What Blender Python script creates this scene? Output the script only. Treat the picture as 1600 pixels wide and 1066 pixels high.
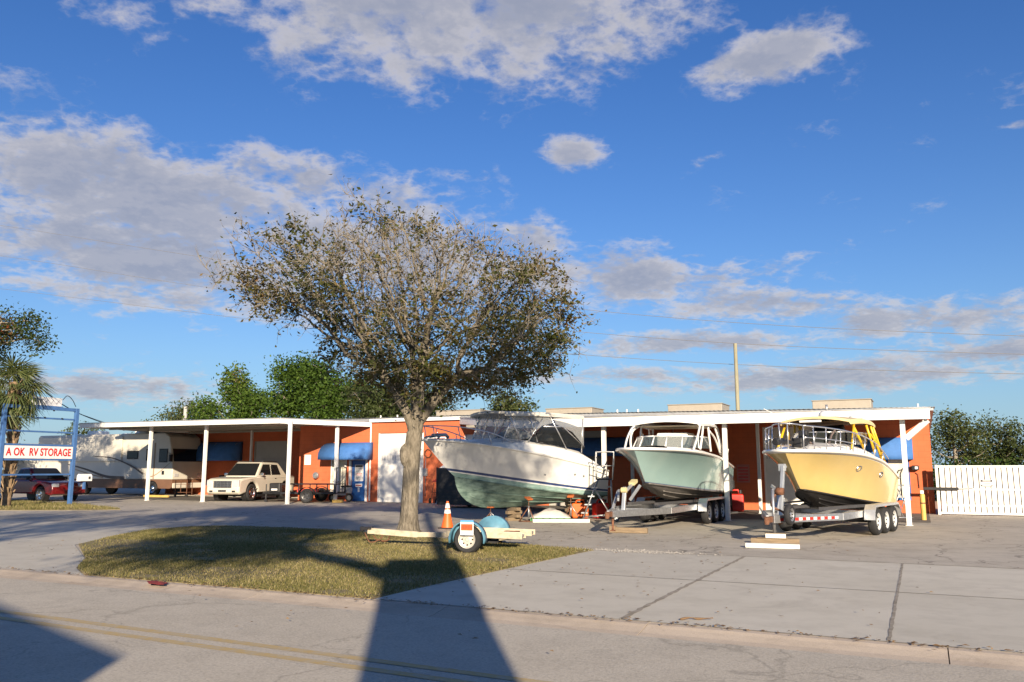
import bpy, bmesh, math, random
import numpy as np
from mathutils import Vector, Matrix
R = math.radians
scene = bpy.context.scene
for o in list(bpy.data.objects): bpy.data.objects.remove(o)
COL = scene.collection

# ------------------------------------------------------------------ camera
cam_d = bpy.data.cameras.new('camera'); cam = bpy.data.objects.new('camera', cam_d); COL.objects.link(cam)
cam_d.sensor_width = 36; cam_d.lens = 36*1290/1600; cam_d.clip_start = .05; cam_d.clip_end = 3000
HEAD = R(26)                                   # camera looks 26 degrees left of the building's normal (+Y)
cam.location = (0, 0, 1.6); cam.rotation_euler = (R(90)+math.atan(199/1290), 0, HEAD)
scene.camera = cam

# ------------------------------------------------------------------ light and exposure
SUN_AZ, SUN_EL = R(33), R(16.5)                # sun behind the camera, 33 degrees to the right of -Y
sd = Vector((-math.sin(SUN_AZ)*math.cos(SUN_EL), math.cos(SUN_AZ)*math.cos(SUN_EL), -math.sin(SUN_EL)))
sun_d = bpy.data.lights.new('sun', 'SUN'); sun = bpy.data.objects.new('sun', sun_d); COL.objects.link(sun)
sun_d.energy = 5.0; sun_d.angle = R(.5); sun_d.color = (1, .84, .64)
sun.rotation_euler = sd.to_track_quat('-Z', 'Y').to_euler(); sun.location = (20, -30, 20)
vs = scene.view_settings
vs.view_transform = 'Standard'; vs.look = 'None'; vs.gamma = 1; vs.use_curve_mapping = False; vs.exposure = .85

# ------------------------------------------------------------------ sky with clouds (all in world directions)
world = bpy.data.worlds.new('World'); scene.world = world; world.use_nodes = True
def build_world():
    nt = world.node_tree; nt.nodes.clear(); N = nt.nodes.new; L = nt.links.new
    def val(x, sock):
        if isinstance(x, (int, float)): sock.default_value = x
        else: L(x, sock)
    def m(op, a, b=0., c=None, clamp=False):
        n = N('ShaderNodeMath'); n.operation = op; n.use_clamp = clamp
        val(a, n.inputs[0]); val(b, n.inputs[1])
        if c is not None: val(c, n.inputs[2])
        return n.outputs[0]
    def sstep(x, a, b):
        n = N('ShaderNodeMapRange'); n.interpolation_type = 'SMOOTHSTEP'
        val(x, n.inputs[0]); val(a, n.inputs[1]); val(b, n.inputs[2]); n.inputs[3].default_value = 0; n.inputs[4].default_value = 1
        return n.outputs[0]
    def comb(x, y, z):
        n = N('ShaderNodeCombineXYZ'); val(x, n.inputs[0]); val(y, n.inputs[1]); val(z, n.inputs[2]); return n.outputs[0]
    def noise(vec, scale, detail, rough, lac=2., dist=0.):
        n = N('ShaderNodeTexNoise'); L(vec, n.inputs['Vector'])
        n.inputs['Scale'].default_value = scale; n.inputs['Detail'].default_value = detail
        n.inputs['Roughness'].default_value = rough; n.inputs['Lacunarity'].default_value = lac; n.inputs['Distortion'].default_value = dist
        return n.outputs['Fac']
    def mix(f, a, b):
        n = N('ShaderNodeMix'); n.data_type = 'RGBA'; val(f, n.inputs[0])
        for s, q in ((n.inputs[6], a), (n.inputs[7], b)):
            if isinstance(q, tuple): s.default_value = (*q, 1)
            else: L(q, s)
        return n.outputs[2]
    tc = N('ShaderNodeTexCoord'); sep = N('ShaderNodeSeparateXYZ'); L(tc.outputs['Generated'], sep.inputs[0])
    x, y, z = sep.outputs
    sky = N('ShaderNodeTexSky'); sky.sky_type = 'NISHITA'; sky.sun_disc = False
    sky.sun_elevation = SUN_EL; sky.sun_rotation = math.pi-SUN_AZ; sky.altitude = 10
    sky.air_density = 1.2; sky.dust_density = 0.; sky.ozone_density = 1.6
    hs = N('ShaderNodeHueSaturation'); hs.inputs['Saturation'].default_value = 1.22; hs.inputs['Value'].default_value = 1.; L(sky.outputs[0], hs.inputs['Color'])
    tint = N('ShaderNodeMix'); tint.data_type = 'RGBA'; tint.blend_type = 'MULTIPLY'; tint.inputs[0].default_value = 1; L(hs.outputs[0], tint.inputs[6]); tint.inputs[7].default_value = (.60, .88, 1.48, 1)
    # compass angle u (degrees, measured from the street's view axis) and elevation v (degrees)
    ch, sh = math.cos(HEAD), math.sin(HEAD)
    rr = m('ADD', m('MULTIPLY', x, ch), m('MULTIPLY', y, sh)); ff = m('SUBTRACT', m('MULTIPLY', y, ch), m('MULTIPLY', x, sh))
    u = m('MULTIPLY', m('ARCTAN2', rr, ff), 180/math.pi)
    v = m('MULTIPLY', m('ARCSINE', z), 180/math.pi)
    hz = m('MULTIPLY', m('POWER', 2.718, m('MULTIPLY', m('MAXIMUM', v, 0.), -1/7.)), .85)
    skyc = mix(hz, tint.outputs[2], (3.9, 6.0, 8.6))
    # warped copies for ragged edges
    zz = m('ADD', m('MAXIMUM', z, 0.), .24)
    px = m('DIVIDE', rr, zz); py = m('DIVIDE', ff, zz)
    pv = comb(px, py, 0.)
    def dens(vec):
        big = noise(vec, 2.2, 2, .5)
        med = noise(vec, 7.5, 7, .52, 2.1, .35)
        bil = m('ABSOLUTE', m('SUBTRACT', m('MULTIPLY', noise(vec, 17., 5, .58), 2.), 1.))      # puffy cells
        s = m('ADD', m('MULTIPLY', m('SUBTRACT', big, .5), .7), m('MULTIPLY', m('SUBTRACT', med, .5), 1.75))
        return m('SUBTRACT', s, m('MULTIPLY', m('SUBTRACT', bil, .22), .8))
    d0 = dens(pv)
    off = N('ShaderNodeVectorMath'); off.operation = 'ADD'; L(pv, off.inputs[0]); off.inputs[1].default_value = (.028, -.055, 0)
    d1 = dens(off.outputs[0])
    # cloud banks: centre u, v, half sizes, tilt, weight
    BANKS = [(-4, 32.5, 18, 6.4, 0, 1.0), (-14, 28.6, 9, 3.6, 0, .55), (4, 28.2, 6, 3.2, 0, .5), (18.4, 26.6, 5.4, 1.75, 9, 1.02), (4.3, 21.6, 2.3, 1.2, -8, .8), (13.6, 20.5, 1.6, .5, 20, .42), (-3.5, 20.2, 3, .6, 0, .42),
             (-26, 17.4, 15, 3.4, -4, .9), (-13, 18.8, 9, 2.0, -9, .74), (-24, 13.2, 14, 2.7, -3, .93), (-9, 14.6, 11, 2.6, -5, .9), (-22, 10.8, 13, 1.1, -2, .75), (1, 15.6, 5, 1.6, -8, .7), (-33, 19.5, 4, 1.8, 0, .6),
             (8, 12.9, 9, 1.9, -6, .92), (17, 10.8, 7, 1.2, -4, .85), (13, 8.5, 8, .9, 0, .78), (21, 6.0, 15, 1.1, 1, .88), (30, 6.8, 8, 1.2, 2, .8), (26, 9.2, 7, 1.2, 0, .78), (9, 6.3, 9, .7, 0, .6),
             (-28, 5.0, 9, 1.1, 0, .8), (-16, 4.2, 8, .6, 0, .6), (34, 9, 5, .8, 0, .5), (12.5, 14.3, 1.5, .25, -4, .55), (33, 20, 1.4, .3, 0, .4),
             (-55, 18, 16, 5, 0, .7), (60, 22, 17, 6, 0, .7), (110, 14, 20, 4, 0, .7), (-110, 20, 24, 6, 0, .7), (165, 16, 24, 4, 0, .7), (20, 58, 26, 9, 0, .7), (-70, 50, 20, 10, 0, .6)]
    tot = None
    for (u0, v0, a, b, t, w) in BANKS:
        du = m('SUBTRACT', u, u0); dv = m('SUBTRACT', v, v0); c, s = math.cos(R(t)), math.sin(R(t))
        p = m('MULTIPLY', m('ADD', m('MULTIPLY', du, c), m('MULTIPLY', dv, s)), 1/a)
        q = m('MULTIPLY', m('SUBTRACT', m('MULTIPLY', dv, c), m('MULTIPLY', du, s)), 1/b)
        r2 = m('ADD', m('MULTIPLY', p, p), m('MULTIPLY', q, q))
        g = m('MULTIPLY', m('POWER', 2.718, m('MULTIPLY', r2, -.9)), w)
        tot = g if tot is None else m('MAXIMUM', tot, g)
    cover = m('ADD', m('MULTIPLY', tot, 1.15), -.50)
    dd = m('ADD', cover, d0)
    a0 = sstep(dd, -.16, .50)
    hi = sstep(dd, .06, .72)                          # thickness
    lit = sstep(m('SUBTRACT', d0, d1), -.26, .30)     # side towards the sun
    shade = m('MULTIPLY', m('SUBTRACT', 1., m('MULTIPLY', hi, .70)), m('ADD', .42, m('MULTIPLY', lit, .72)), clamp=True)
    ccol = mix(shade, (3.2, 3.6, 4.8), (7.6, 7.2, 7.2))
    alpha = m('MULTIPLY', a0, .9)
    alpha = m('MULTIPLY', alpha, sstep(v, .3, 3.))
    out = mix(alpha, skyc, ccol)
    bg = N('ShaderNodeBackground'); bg.inputs['Strength'].default_value = .05; L(out, bg.inputs[0])
    wo = N('ShaderNodeOutputWorld'); L(bg.outputs[0], wo.inputs[0])
    world.cycles.sampling_method = 'MANUAL'; world.cycles.sample_map_resolution = 512
build_world()

# ------------------------------------------------------------------ helpers
def link(o, parent=None):
    COL.objects.link(o)
    if parent is not None: o.parent = parent
    return o
def tag(o, label=None, cat=None, group=None, kind=None):
    for k, x in (('label', label), ('category', cat), ('group', group), ('kind', kind)):
        if x: o[k] = x
    return o
def thing(name, label, cat, loc=(0, 0, 0), rz=0., group=None, rot=None):
    o = bpy.data.objects.new(name, None); o.empty_display_size = .2; COL.objects.link(o)
    o.location = loc; o.rotation_euler = rot if rot else (0, 0, rz)
    return tag(o, label, cat, group)
def copy_tree(o, parent=None):
    c = o.copy(); COL.objects.link(c); c.parent = parent
    for ch in o.children: copy_tree(ch, c)
    return c

class MB:
    def __init__(s): s.v = []; s.f = []; s.m = []
    def add(s, verts, faces, m=0):
        b = len(s.v); s.v += [tuple(p) for p in verts]
        for f in faces: s.f.append(tuple(b+i for i in f)); s.m.append(m)
        return s
    def box(s, c, d, rz=0., m=0, M=None):
        x, y, z = d[0]/2, d[1]/2, d[2]/2
        P = [Vector((i, j, k)) for k in (-z, z) for j in (-y, y) for i in (-x, x)]
        T = Matrix.Translation(c) @ (M if M is not None else Matrix.Rotation(rz, 4, 'Z'))
        return s.add([T @ p for p in P], [(0, 2, 3, 1), (4, 5, 7, 6), (0, 1, 5, 4), (2, 6, 7, 3), (0, 4, 6, 2), (1, 3, 7, 5)], m)
    def bx(s, x0, x1, y0, y1, z0, z1, m=0): return s.box(((x0+x1)/2, (y0+y1)/2, (z0+z1)/2), (x1-x0, y1-y0, z1-z0), m=m)
    def bar(s, p, q, w, h, m=0, up=(0, 0, 1)):
        p, q = Vector(p), Vector(q); d = q-p; l = d.length; d.normalize(); u = Vector(up)
        if abs(d.dot(u)) > .98: u = Vector((1, 0, 0))
        a = d.cross(u).normalized(); b = a.cross(d).normalized()
        P = [p+d*i*l+a*j*w/2+b*k*h/2 for k in (-1, 1) for j in (-1, 1) for i in (0, 1)]
        return s.add(P, [(0, 2, 3, 1), (4, 5, 7, 6), (0, 1, 5, 4), (2, 6, 7, 3), (0, 4, 6, 2), (1, 3, 7, 5)], m)
    def tube(s, pts, r, n=8, m=0, closed=False):
        P = [Vector(p) for p in pts]; k = len(P); rs = r if isinstance(r, (list, tuple)) else [r]*k
        V = []; last = None
        for i in range(k):
            a = P[(i-1) % k] if (closed or i) else P[i]; b = P[(i+1) % k] if (closed or i < k-1) else P[i]
            d = (b-a).normalized()
            if last is None:
                w = Vector((0, 0, 1)) if abs(d.z) < .9 else Vector((1, 0, 0)); x = d.cross(w).normalized()
            else:
                x = (last-d*last.dot(d)).normalized()
            last = x; yv = d.cross(x)
            for j in range(n):
                t = 2*math.pi*j/n; V.append(P[i]+(x*math.cos(t)+yv*math.sin(t))*rs[i])
        F = []
        for i in range(k if closed else k-1):
            for j in range(n):
                a = i*n+j; b = i*n+(j+1) % n; c = ((i+1) % k)*n+(j+1) % n; d_ = ((i+1) % k)*n+j; F.append((a, b, c, d_))
        if not closed: F += [tuple(range(n-1, -1, -1)), tuple((k-1)*n+j for j in range(n))]
        return s.add(V, F, m)
    def lathe(s, prof, n=24, o=(0, 0, 0), axis='z', m=0, a0=0., a1=2*math.pi, cap=False):
        full = abs(a1-a0-2*math.pi) < 1e-6; V = []; k = len(prof); nn = n if full else n+1; o = Vector(o)
        for i in range(nn):
            t = a0+(a1-a0)*i/n; c, sn = math.cos(t), math.sin(t)
            for r, h in prof:
                V.append(o+Vector({'z': (r*c, r*sn, h), 'y': (r*c, h, r*sn), 'x': (h, r*c, r*sn)}[axis]))
        F = [(i*k+j, ((i+1) % nn)*k+j, ((i+1) % nn)*k+j+1, i*k+j+1) for i in range(n) for j in range(k-1)]
        return s.add(V, F, m)
    def prism(s, poly, axis, a, b, m=0, poly2=None):
        # polygon in the two other axes, extruded along axis from a to b (poly2: outline at b)
        def p3(p, t): return {'x': (t, p[0], p[1]), 'y': (p[0], t, p[1]), 'z': (p[0], p[1], t)}[axis]
        k = len(poly); q = poly2 or poly
        return s.add([p3(p, a) for p in poly]+[p3(p, b) for p in q], [tuple(range(k)), tuple(range(2*k-1, k-1, -1))]+[(i, k+i, k+(i+1) % k, (i+1) % k) for i in range(k)], m)
    def grid(s, rows, m=0, closed=False):
        k = len(rows[0]); V = [p for r in rows for p in r]; nr = len(rows)
        F = [(i*k+j, i*k+(j+1) % k, (i+1)*k+(j+1) % k, (i+1)*k+j) for i in range(nr-1) for j in range(k if closed else k-1)]
        return s.add(V, F, m)
    def build(s, name, mats, parent=None, smooth=False, bevel=0., loc=None, fix=True, seg=2, solid=0., sub=0):
        me = bpy.data.meshes.new(name); me.from_pydata(s.v, [], s.f)
        if not isinstance(mats, (list, tuple)): mats = [mats]
        for q in mats: me.materials.append(q)
        me.polygons.foreach_set('material_index', s.m)
        if fix:
            b = bmesh.new(); b.from_mesh(me); bmesh.ops.recalc_face_normals(b, faces=b.faces); b.to_mesh(me); b.free()
        if smooth is True: me.polygons.foreach_set('use_smooth', [True]*len(me.polygons))
        elif smooth: me.polygons.foreach_set('use_smooth', [True]*len(me.polygons)); me.set_sharp_from_angle(angle=R(smooth))
        me.update()
        o = bpy.data.objects.new(name, me); link(o, parent)
        if loc: o.location = loc
        if solid:
            q = o.modifiers.new('solid', 'SOLIDIFY'); q.thickness = solid; q.offset = 0
        if bevel:
            q = o.modifiers.new('bevel', 'BEVEL'); q.width = bevel; q.segments = seg; q.limit_method = 'ANGLE'; q.angle_limit = R(40)
        if sub:
            q = o.modifiers.new('sub', 'SUBSURF'); q.levels = sub; q.render_levels = sub
        return o

_mats = {}
def mat(name, c, rough=.6, metal=0., var=.12, scale=3., c2=None, bump=0., bscale=None, spec=.5, dirt=0., detail=5., coords='Object', stretch=None, coat=0.):
    if name in _mats: return _mats[name]
    M = bpy.data.materials.new(name); M.use_nodes = True; nt = M.node_tree; B = nt.nodes['Principled BSDF']; N = nt.nodes.new; L = nt.links.new
    B.inputs['Roughness'].default_value = rough; B.inputs['Metallic'].default_value = metal; B.inputs['Specular IOR Level'].default_value = spec
    if coat: B.inputs['Coat Weight'].default_value = coat; B.inputs['Coat Roughness'].default_value = .06
    tc = N('ShaderNodeTexCoord'); vec = tc.outputs[coords]
    if stretch:
        mp = N('ShaderNodeMapping'); mp.inputs['Scale'].default_value = stretch; L(vec, mp.inputs[0]); vec = mp.outputs[0]
    n = N('ShaderNodeTexNoise'); n.inputs['Scale'].default_value = scale; n.inputs['Detail'].default_value = detail; n.inputs['Roughness'].default_value = .62; L(vec, n.inputs['Vector'])
    r = N('ShaderNodeValToRGB'); L(n.outputs[0], r.inputs[0])
    lo = c2 if c2 else tuple(max(0, q*(1-var)) for q in c); hi = c if c2 else tuple(min(1, q*(1+var)) for q in c)
    r.color_ramp.elements[0].position = .32; r.color_ramp.elements[0].color = (*lo, 1)
    r.color_ramp.elements[1].position = .68; r.color_ramp.elements[1].color = (*hi, 1)
    col = r.outputs[0]
    if dirt:
        n2 = N('ShaderNodeTexNoise'); n2.inputs['Scale'].default_value = scale*.35; n2.inputs['Detail'].default_value = 8; n2.inputs['Roughness'].default_value = .7; L(vec, n2.inputs['Vector'])
        r2 = N('ShaderNodeMapRange'); r2.inputs[1].default_value = .5; r2.inputs[2].default_value = .75; r2.inputs[3].default_value = 0; r2.inputs[4].default_value = dirt; L(n2.outputs[0], r2.inputs[0])
        mx = N('ShaderNodeMix'); mx.data_type = 'RGBA'; L(r2.outputs[0], mx.inputs[0]); L(col, mx.inputs[6]); mx.inputs[7].default_value = (.10, .085, .065, 1); col = mx.outputs[2]
    L(col, B.inputs['Base Color'])
    if bump:
        nb = N('ShaderNodeTexNoise'); nb.inputs['Scale'].default_value = bscale or scale*4; nb.inputs['Detail'].default_value = 4; L(vec, nb.inputs['Vector'])
        b = N('ShaderNodeBump'); b.inputs['Strength'].default_value = bump; b.inputs['Distance'].default_value = .02; L(nb.outputs[0], b.inputs['Height']); L(b.outputs[0], B.inputs['Normal'])
    _mats[name] = M
    return M
def glass(name, tint=(.05, .07, .075), alpha=.35, rough=.03):
    if name in _mats: return _mats[name]
    M = bpy.data.materials.new(name); M.use_nodes = True; nt = M.node_tree; N = nt.nodes.new; L = nt.links.new
    B = nt.nodes['Principled BSDF']; B.inputs['Base Color'].default_value = (*tint, 1); B.inputs['Roughness'].default_value = rough; B.inputs['Alpha'].default_value = alpha
    tc = N('ShaderNodeTexCoord'); n = N('ShaderNodeTexNoise'); n.inputs['Scale'].default_value = 2.; L(tc.outputs['Object'], n.inputs[0])
    mr = N('ShaderNodeMapRange'); L(n.outputs[0], mr.inputs[0]); mr.inputs[3].default_value = rough*.5; mr.inputs[4].default_value = rough*2+.03; L(mr.outputs[0], B.inputs['Roughness'])
    _mats[name] = M; return M
WHITE = mat('white_paint', (.80, .79, .75), .5, var=.05, scale=2, dirt=.12)
BLACK = mat('black_plastic', (.015, .015, .016), .5, var=.3, scale=6)
RUBBER = mat('rubber', (.020, .020, .021), .8, var=.3, scale=9)
STEEL = mat('galvanised_steel', (.42, .43, .44), .42, .75, var=.18, scale=14)
CHROME = mat('chrome', (.72, .72, .72), .14, 1., var=.06)
ALU = mat('aluminium_tube', (.66, .66, .66), .3, .85, var=.08)
DARKM = mat('black_steel', (.02, .02, .022), .45, .2, var=.3)
RUST = mat('rusty_steel', (.17, .075, .04), .8, .1, var=.4, scale=20, bump=.2)
WOOD = mat('weathered_timber', (.23, .17, .105), .85, var=.3, scale=4, stretch=(1, 6, 12), bump=.3)
WOODW = mat('white_painted_timber', (.72, .70, .64), .7, var=.1, scale=5, dirt=.3)
CARD = None
_txt = {}
def text_mesh(body, size, m, parent, loc, rot, name='lettering', depth=.004, bold=.0, sx=1.):
    cu = bpy.data.curves.new(name, 'FONT'); cu.body = body; cu.size = size; cu.extrude = depth; cu.offset = bold; cu.align_x = 'CENTER'; cu.align_y = 'CENTER'; cu.space_character = 1.05
    tmp = bpy.data.objects.new('tmp', cu); COL.objects.link(tmp)
    bpy.context.view_layer.update()
    me = bpy.data.meshes.new_from_object(tmp.evaluated_get(bpy.context.evaluated_depsgraph_get()))
    bpy.data.objects.remove(tmp); bpy.data.curves.remove(cu)
    me.name = name; me.materials.clear(); me.materials.append(m)
    o = bpy.data.objects.new(name, me); link(o, parent); o.location = loc; o.rotation_euler = rot; o.scale = (sx, 1, 1)
    return o
def wheel(parent, c, r, w, rim=STEEL, ax='y', rimr=.62, side=1, spokes=0, name='wheel'):
    """tyre with a rim as its sub-part; axle along ax, outer face towards side"""
    e = MB(); h = w/2; b = min(.03, w*.2)
    prof = [(r*rimr, -h*.9), (r*.86, -h), (r-b*.4, -h*.72), (r, -h*.4), (r, h*.4), (r-b*.4, h*.72), (r*.86, h), (r*rimr, h*.9), (r*rimr*.98, 0), (r*rimr, -h*.9)]
    e.lathe(prof, 28, (0, 0, 0), ax)
    o = e.build(name, RUBBER, parent, smooth=35, loc=c)
    d = MB(); s = side
    prof = [(0, s*h*.55), (r*.10, s*h*.58), (r*.16, s*h*.42), (r*.40, s*h*.30), (r*rimr*.86, s*h*.45), (r*rimr*.92, s*h*.82), (r*rimr*1.02, s*h*.9), (r*rimr*1.02, s*h*.3), (r*rimr*.5, s*h*.1), (0, s*h*.1)]
    d.lathe(prof, 24, (0, 0, 0), ax)
    d.build('rim', rim, o, smooth=30)
    k = MB()
    nh = spokes or 8
    for i in range(nh):
        t = 2*math.pi*i/nh; rr = r*rimr*.62; q = r*.055 if not spokes else r*.09
        cc = (rr*math.cos(t), s*h*.40, rr*math.sin(t)) if ax == 'y' else (s*h*.40, rr*math.cos(t), rr*math.sin(t))
        k.lathe([(0, s*.022), (q, s*.02), (q, -s*.02), (0, -s*.02)], 8, cc, ax)
    k.build('rim_hole', BLACK, o, smooth=False)['kind'] = 'stuff'
    return o
# ------------------------------------------------------------------ ground surfaces
def ground_mat(name, base, dark, light, gran=160., grain=.25, patch=.35, stain=.3, crack=0., rough=.9, bump=.25, stainc=(.05, .045, .04)):
    M = bpy.data.materials.new(name); M.use_nodes = True; nt = M.node_tree; B = nt.nodes['Principled BSDF']; N = nt.nodes.new; L = nt.links.new
    B.inputs['Roughness'].default_value = rough; B.inputs['Specular IOR Level'].default_value = .25
    tc = N('ShaderNodeTexCoord'); vec = tc.outputs['Object']
    def noise(sc, det=5, ro=.6, dist=0.):
        n = N('ShaderNodeTexNoise'); n.inputs['Scale'].default_value = sc; n.inputs['Detail'].default_value = det; n.inputs['Roughness'].default_value = ro; n.inputs['Distortion'].default_value = dist; L(vec, n.inputs['Vector']); return n.outputs[0]
    def mr(x, a, b, c, d):
        n = N('ShaderNodeMapRange'); L(x, n.inputs[0]); n.inputs[1].default_value = a; n.inputs[2].default_value = b; n.inputs[3].default_value = c; n.inputs[4].default_value = d; return n.outputs[0]
    def mix(f, a, b, bt='MIX'):
        n = N('ShaderNodeMix'); n.data_type = 'RGBA'; n.blend_type = bt
        if isinstance(f, float): n.inputs[0].default_value = f
        else: L(f, n.inputs[0])
        for s, q in ((n.inputs[6], a), (n.inputs[7], b)):
            if isinstance(q, tuple): s.default_value = (*q, 1)
            else: L(q, s)
        return n.outputs[2]
    c = mix(mr(noise(.45, 6, .65, .4), .35, .7, 0, patch), base, light)
    c = mix(mr(noise(1.7, 7, .7), .45, .75, 0, patch), c, dark)
    c = mix(mr(noise(.9, 9, .72, 1.2), .56, .74, 0, stain), c, stainc)
    g = noise(gran, 3, .7)
    c = mix(mr(g, .52, .68, 0, grain), c, light); c = mix(mr(g, .48, .33, 0, grain), c, dark)
    g2 = noise(gran*.32, 4, .75); c = mix(mr(g2, .56, .75, 0, grain*.8), c, dark)
    if crack:
        vo = N('ShaderNodeTexVoronoi'); vo.feature = 'DISTANCE_TO_EDGE'; vo.inputs['Scale'].default_value = .38
        nz = N('ShaderNodeTexNoise'); nz.inputs['Scale'].default_value = 1.6; nz.inputs['Detail'].default_value = 8; L(vec, nz.inputs['Vector'])
        ad = N('ShaderNodeVectorMath'); ad.operation = 'MULTIPLY_ADD'; L(nz.outputs[1], ad.inputs[0]); ad.inputs[1].default_value = (1.6, 1.6, 0); L(vec, ad.inputs[2]); L(ad.outputs[0], vo.inputs['Vector'])
        c = mix(mr(vo.outputs[0], .0, .012, crack, 0), c, (.03, .028, .025))
    oi = N('ShaderNodeObjectInfo'); c = mix(1., c, (1., 1., 1.), 'MULTIPLY'); ml = c.node; cb = N('ShaderNodeCombineColor'); tv = mr(oi.outputs['Random'], 0, 1, .92, 1.06)
    for q in cb.inputs: L(tv, q)
    L(cb.outputs[0], ml.inputs[7])
    L(c, B.inputs['Base Color'])
    b = N('ShaderNodeBump'); b.inputs['Strength'].default_value = bump; b.inputs['Distance'].default_value = .01; L(g, b.inputs['Height']); L(b.outputs[0], B.inputs['Normal'])
    _mats[name] = M; return M
LOT = ground_mat('lot_asphalt', (.42, .38, .31), (.26, .23, .19), (.53, .485, .405), 90, .35, .6, .5, .6, stainc=(.13, .115, .095))
ROAD = ground_mat('chip_seal_road', (.52, .468, .375), (.30, .27, .22), (.66, .61, .51), 42, .55, .35, .28, .25, bump=.5)
CONC = ground_mat('driveway_concrete', (.525, .49, .405), (.42, .388, .318), (.595, .56, .475), 120, .2, .7, .42, .0, stainc=(.29, .26, .215))
KERB = ground_mat('kerb_concrete', (.46, .385, .30), (.30, .25, .195), (.54, .46, .37), 70, .4, .7, .55, .0, stainc=(.13, .10, .075))
SOIL = ground_mat('dry_lawn_soil', (.24, .195, .095), (.13, .11, .05), (.34, .28, .16), 30, .5, .6, .2)
EARTH = ground_mat('far_ground', (.13, .13, .07), (.08, .09, .04), (.2, .18, .12), 8, .3, .6, .2)
JOINT = mat('joint_dirt', (.075, .065, .05), .95, var=.4, scale=9)
YELLOW = mat('worn_yellow_paint', (.48, .335, .12), .8, var=.25, scale=11, c2=(.42, .36, .25), detail=9)

def sheet(name, poly, z, m, kind='structure'):
    b = MB(); b.add([(x, y, z) for x, y in poly], [tuple(range(len(poly)))])
    o = b.build(name, m, fix=False)
    if o.data.polygons[0].normal.z < 0: o.data.flip_normals()
    return tag(o, kind=kind)
sheet('ground', [(-900, -600), (700, -600), (700, 1200), (-900, 1200)], -.05, EARTH)
sheet('parking_lot', [(-75, 8.62), (40, 8.62), (40, 48), (-75, 48)], 0, LOT)
sheet('road', [(-160, -3.2), (120, -3.2), (120, 8.16), (-160, 8.16)], -.03, ROAD)
for y in (6.19, 5.92):
    o = sheet('road_line', [(-160, y-.055+1.5), (-20, y-.055+.17), (-9, y-.055+.1), (-2.5, y-.055-.1), (80, y-.055-.1), (80, y+.055-.1), (-2.5, y+.055-.1), (-9, y+.055+.1), (-20, y+.055+.17), (-160, y+.055+1.5)], -.026, YELLOW)
# asphalt sheets added under the canopies, oil-stained and toned dark to deepen the bays' shade
BAY = ground_mat('bay_shade_asphalt', (.15, .135, .115), (.09, .08, .07), (.22, .20, .17), 90, .35, .6, .5, .3)
sheet('bay_shade_floor', [(-12.5, 28.2), (-5, 27.2), (.2, 28.0), (.2, 33.62), (-19, 33.62), (-16, 30.5)], .004, BAY)
sheet('bay_shade_floor', [(-39.5, 31.5), (-33, 30.9), (-28, 31.4), (-26.6, 33.62), (-28.5, 33.7), (-28.5, 38.02), (-42.9, 38.02)], .004, BAY)
# mountable kerb, laid in segments
kerb = tag(bpy.data.objects.new('kerb', None), kind='structure'); COL.objects.link(kerb)
prof = [(8.08, -.09), (8.08, -.038), (8.30, -.022), (8.46, .002), (8.54, .018), (8.645, .0215), (8.645, -.08)]
xs = [-60, -50, -42, -35, -29, -23.5, -18.6, -14.6, -11.0, -7.75, -5.02, -2.62, .12, 3.1, 6.2, 12, 20, 30]
for a, b in zip(xs, xs[1:]):
    k = MB(); k.prism(prof, 'x', a+.005, b-.005); k.build('kerb_stone', KERB, kerb)
k = MB(); k.bx(-60, 30, 8.25, 8.60, -.09, -.04); k.build('kerb_bed', JOINT, kerb)
# right-hand driveway: six slabs and more beyond the frame
drive = tag(bpy.data.objects.new('driveway', None), kind='structure'); COL.objects.link(drive)
k = MB(); k.bx(-6.1, 8, 8.64, 15.72, -.03, .006); k.build('joint_bed', JOINT, drive)
xe = [-6.12, -2.95, -.36, 2.3, 5, 7.9]
for i in range(5):
    for (y0, y1) in ((8.65, 12.07), (12.085, 15.7)):
        x0, x1 = xe[i]+.012, xe[i+1]-.012
        k = MB()
        if i == 0: k.prism([(x0, y0), (x1, y0), (x1, y1), (x0+(.32 if y1 > 13 else 0), y1)], 'z', -.02, .022)
        else: k.bx(x0, x1, y0, y1, -.02, .022)
        k.build('slab', CONC, drive)
JT = mat('joint_stain', (.20, .17, .125), .95, c2=(.36, .32, .26), scale=7, detail=9)
for (x0, y0, x1, y1, w) in ((-2.95, 8.7, -2.95, 15.68, .075), (-.36, 8.7, -.36, 15.68, .04), (2.3, 8.7, 2.3, 15.68, .04), (-6.0, 12.077, 7.8, 12.077, .026), (-6.0, 8.65, 7.8, 8.65, .03), (-5.7, 15.68, 7.8, 15.68, .04)):
    rr = random.Random(int(x0*100+y0)); a = []; b_ = []; n = 60; d = Vector((x1-x0, y1-y0)); nn = Vector((-d.y, d.x)).normalized()
    for i in range(n+1):
        p = Vector((x0, y0))+d*i/n; a.append((*(p+nn*w*rr.uniform(.25, .6)), .0255)); b_.append((*(p-nn*w*rr.uniform(.25, .6)), .0255))
    k = MB(); k.grid([a, b_]); k.build('joint_filler', JT, drive, fix=False)
# left-hand driveway apron
ld = [(-11.34, 8.65), (-12.34, 9.26), (-13.55, 10.32), (-16.1, 12.0), (-17.4, 14.0), (-18.4, 16.0), (-19.5, 16.6), (-22.3, 16.8), (-26.3, 16.9), (-36, 17.2), (-36, 8.65)]
k = MB(); k.prism(ld, 'z', -.02, .012); tag(k.build('left_driveway', CONC, bevel=.006), kind='structure')
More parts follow.
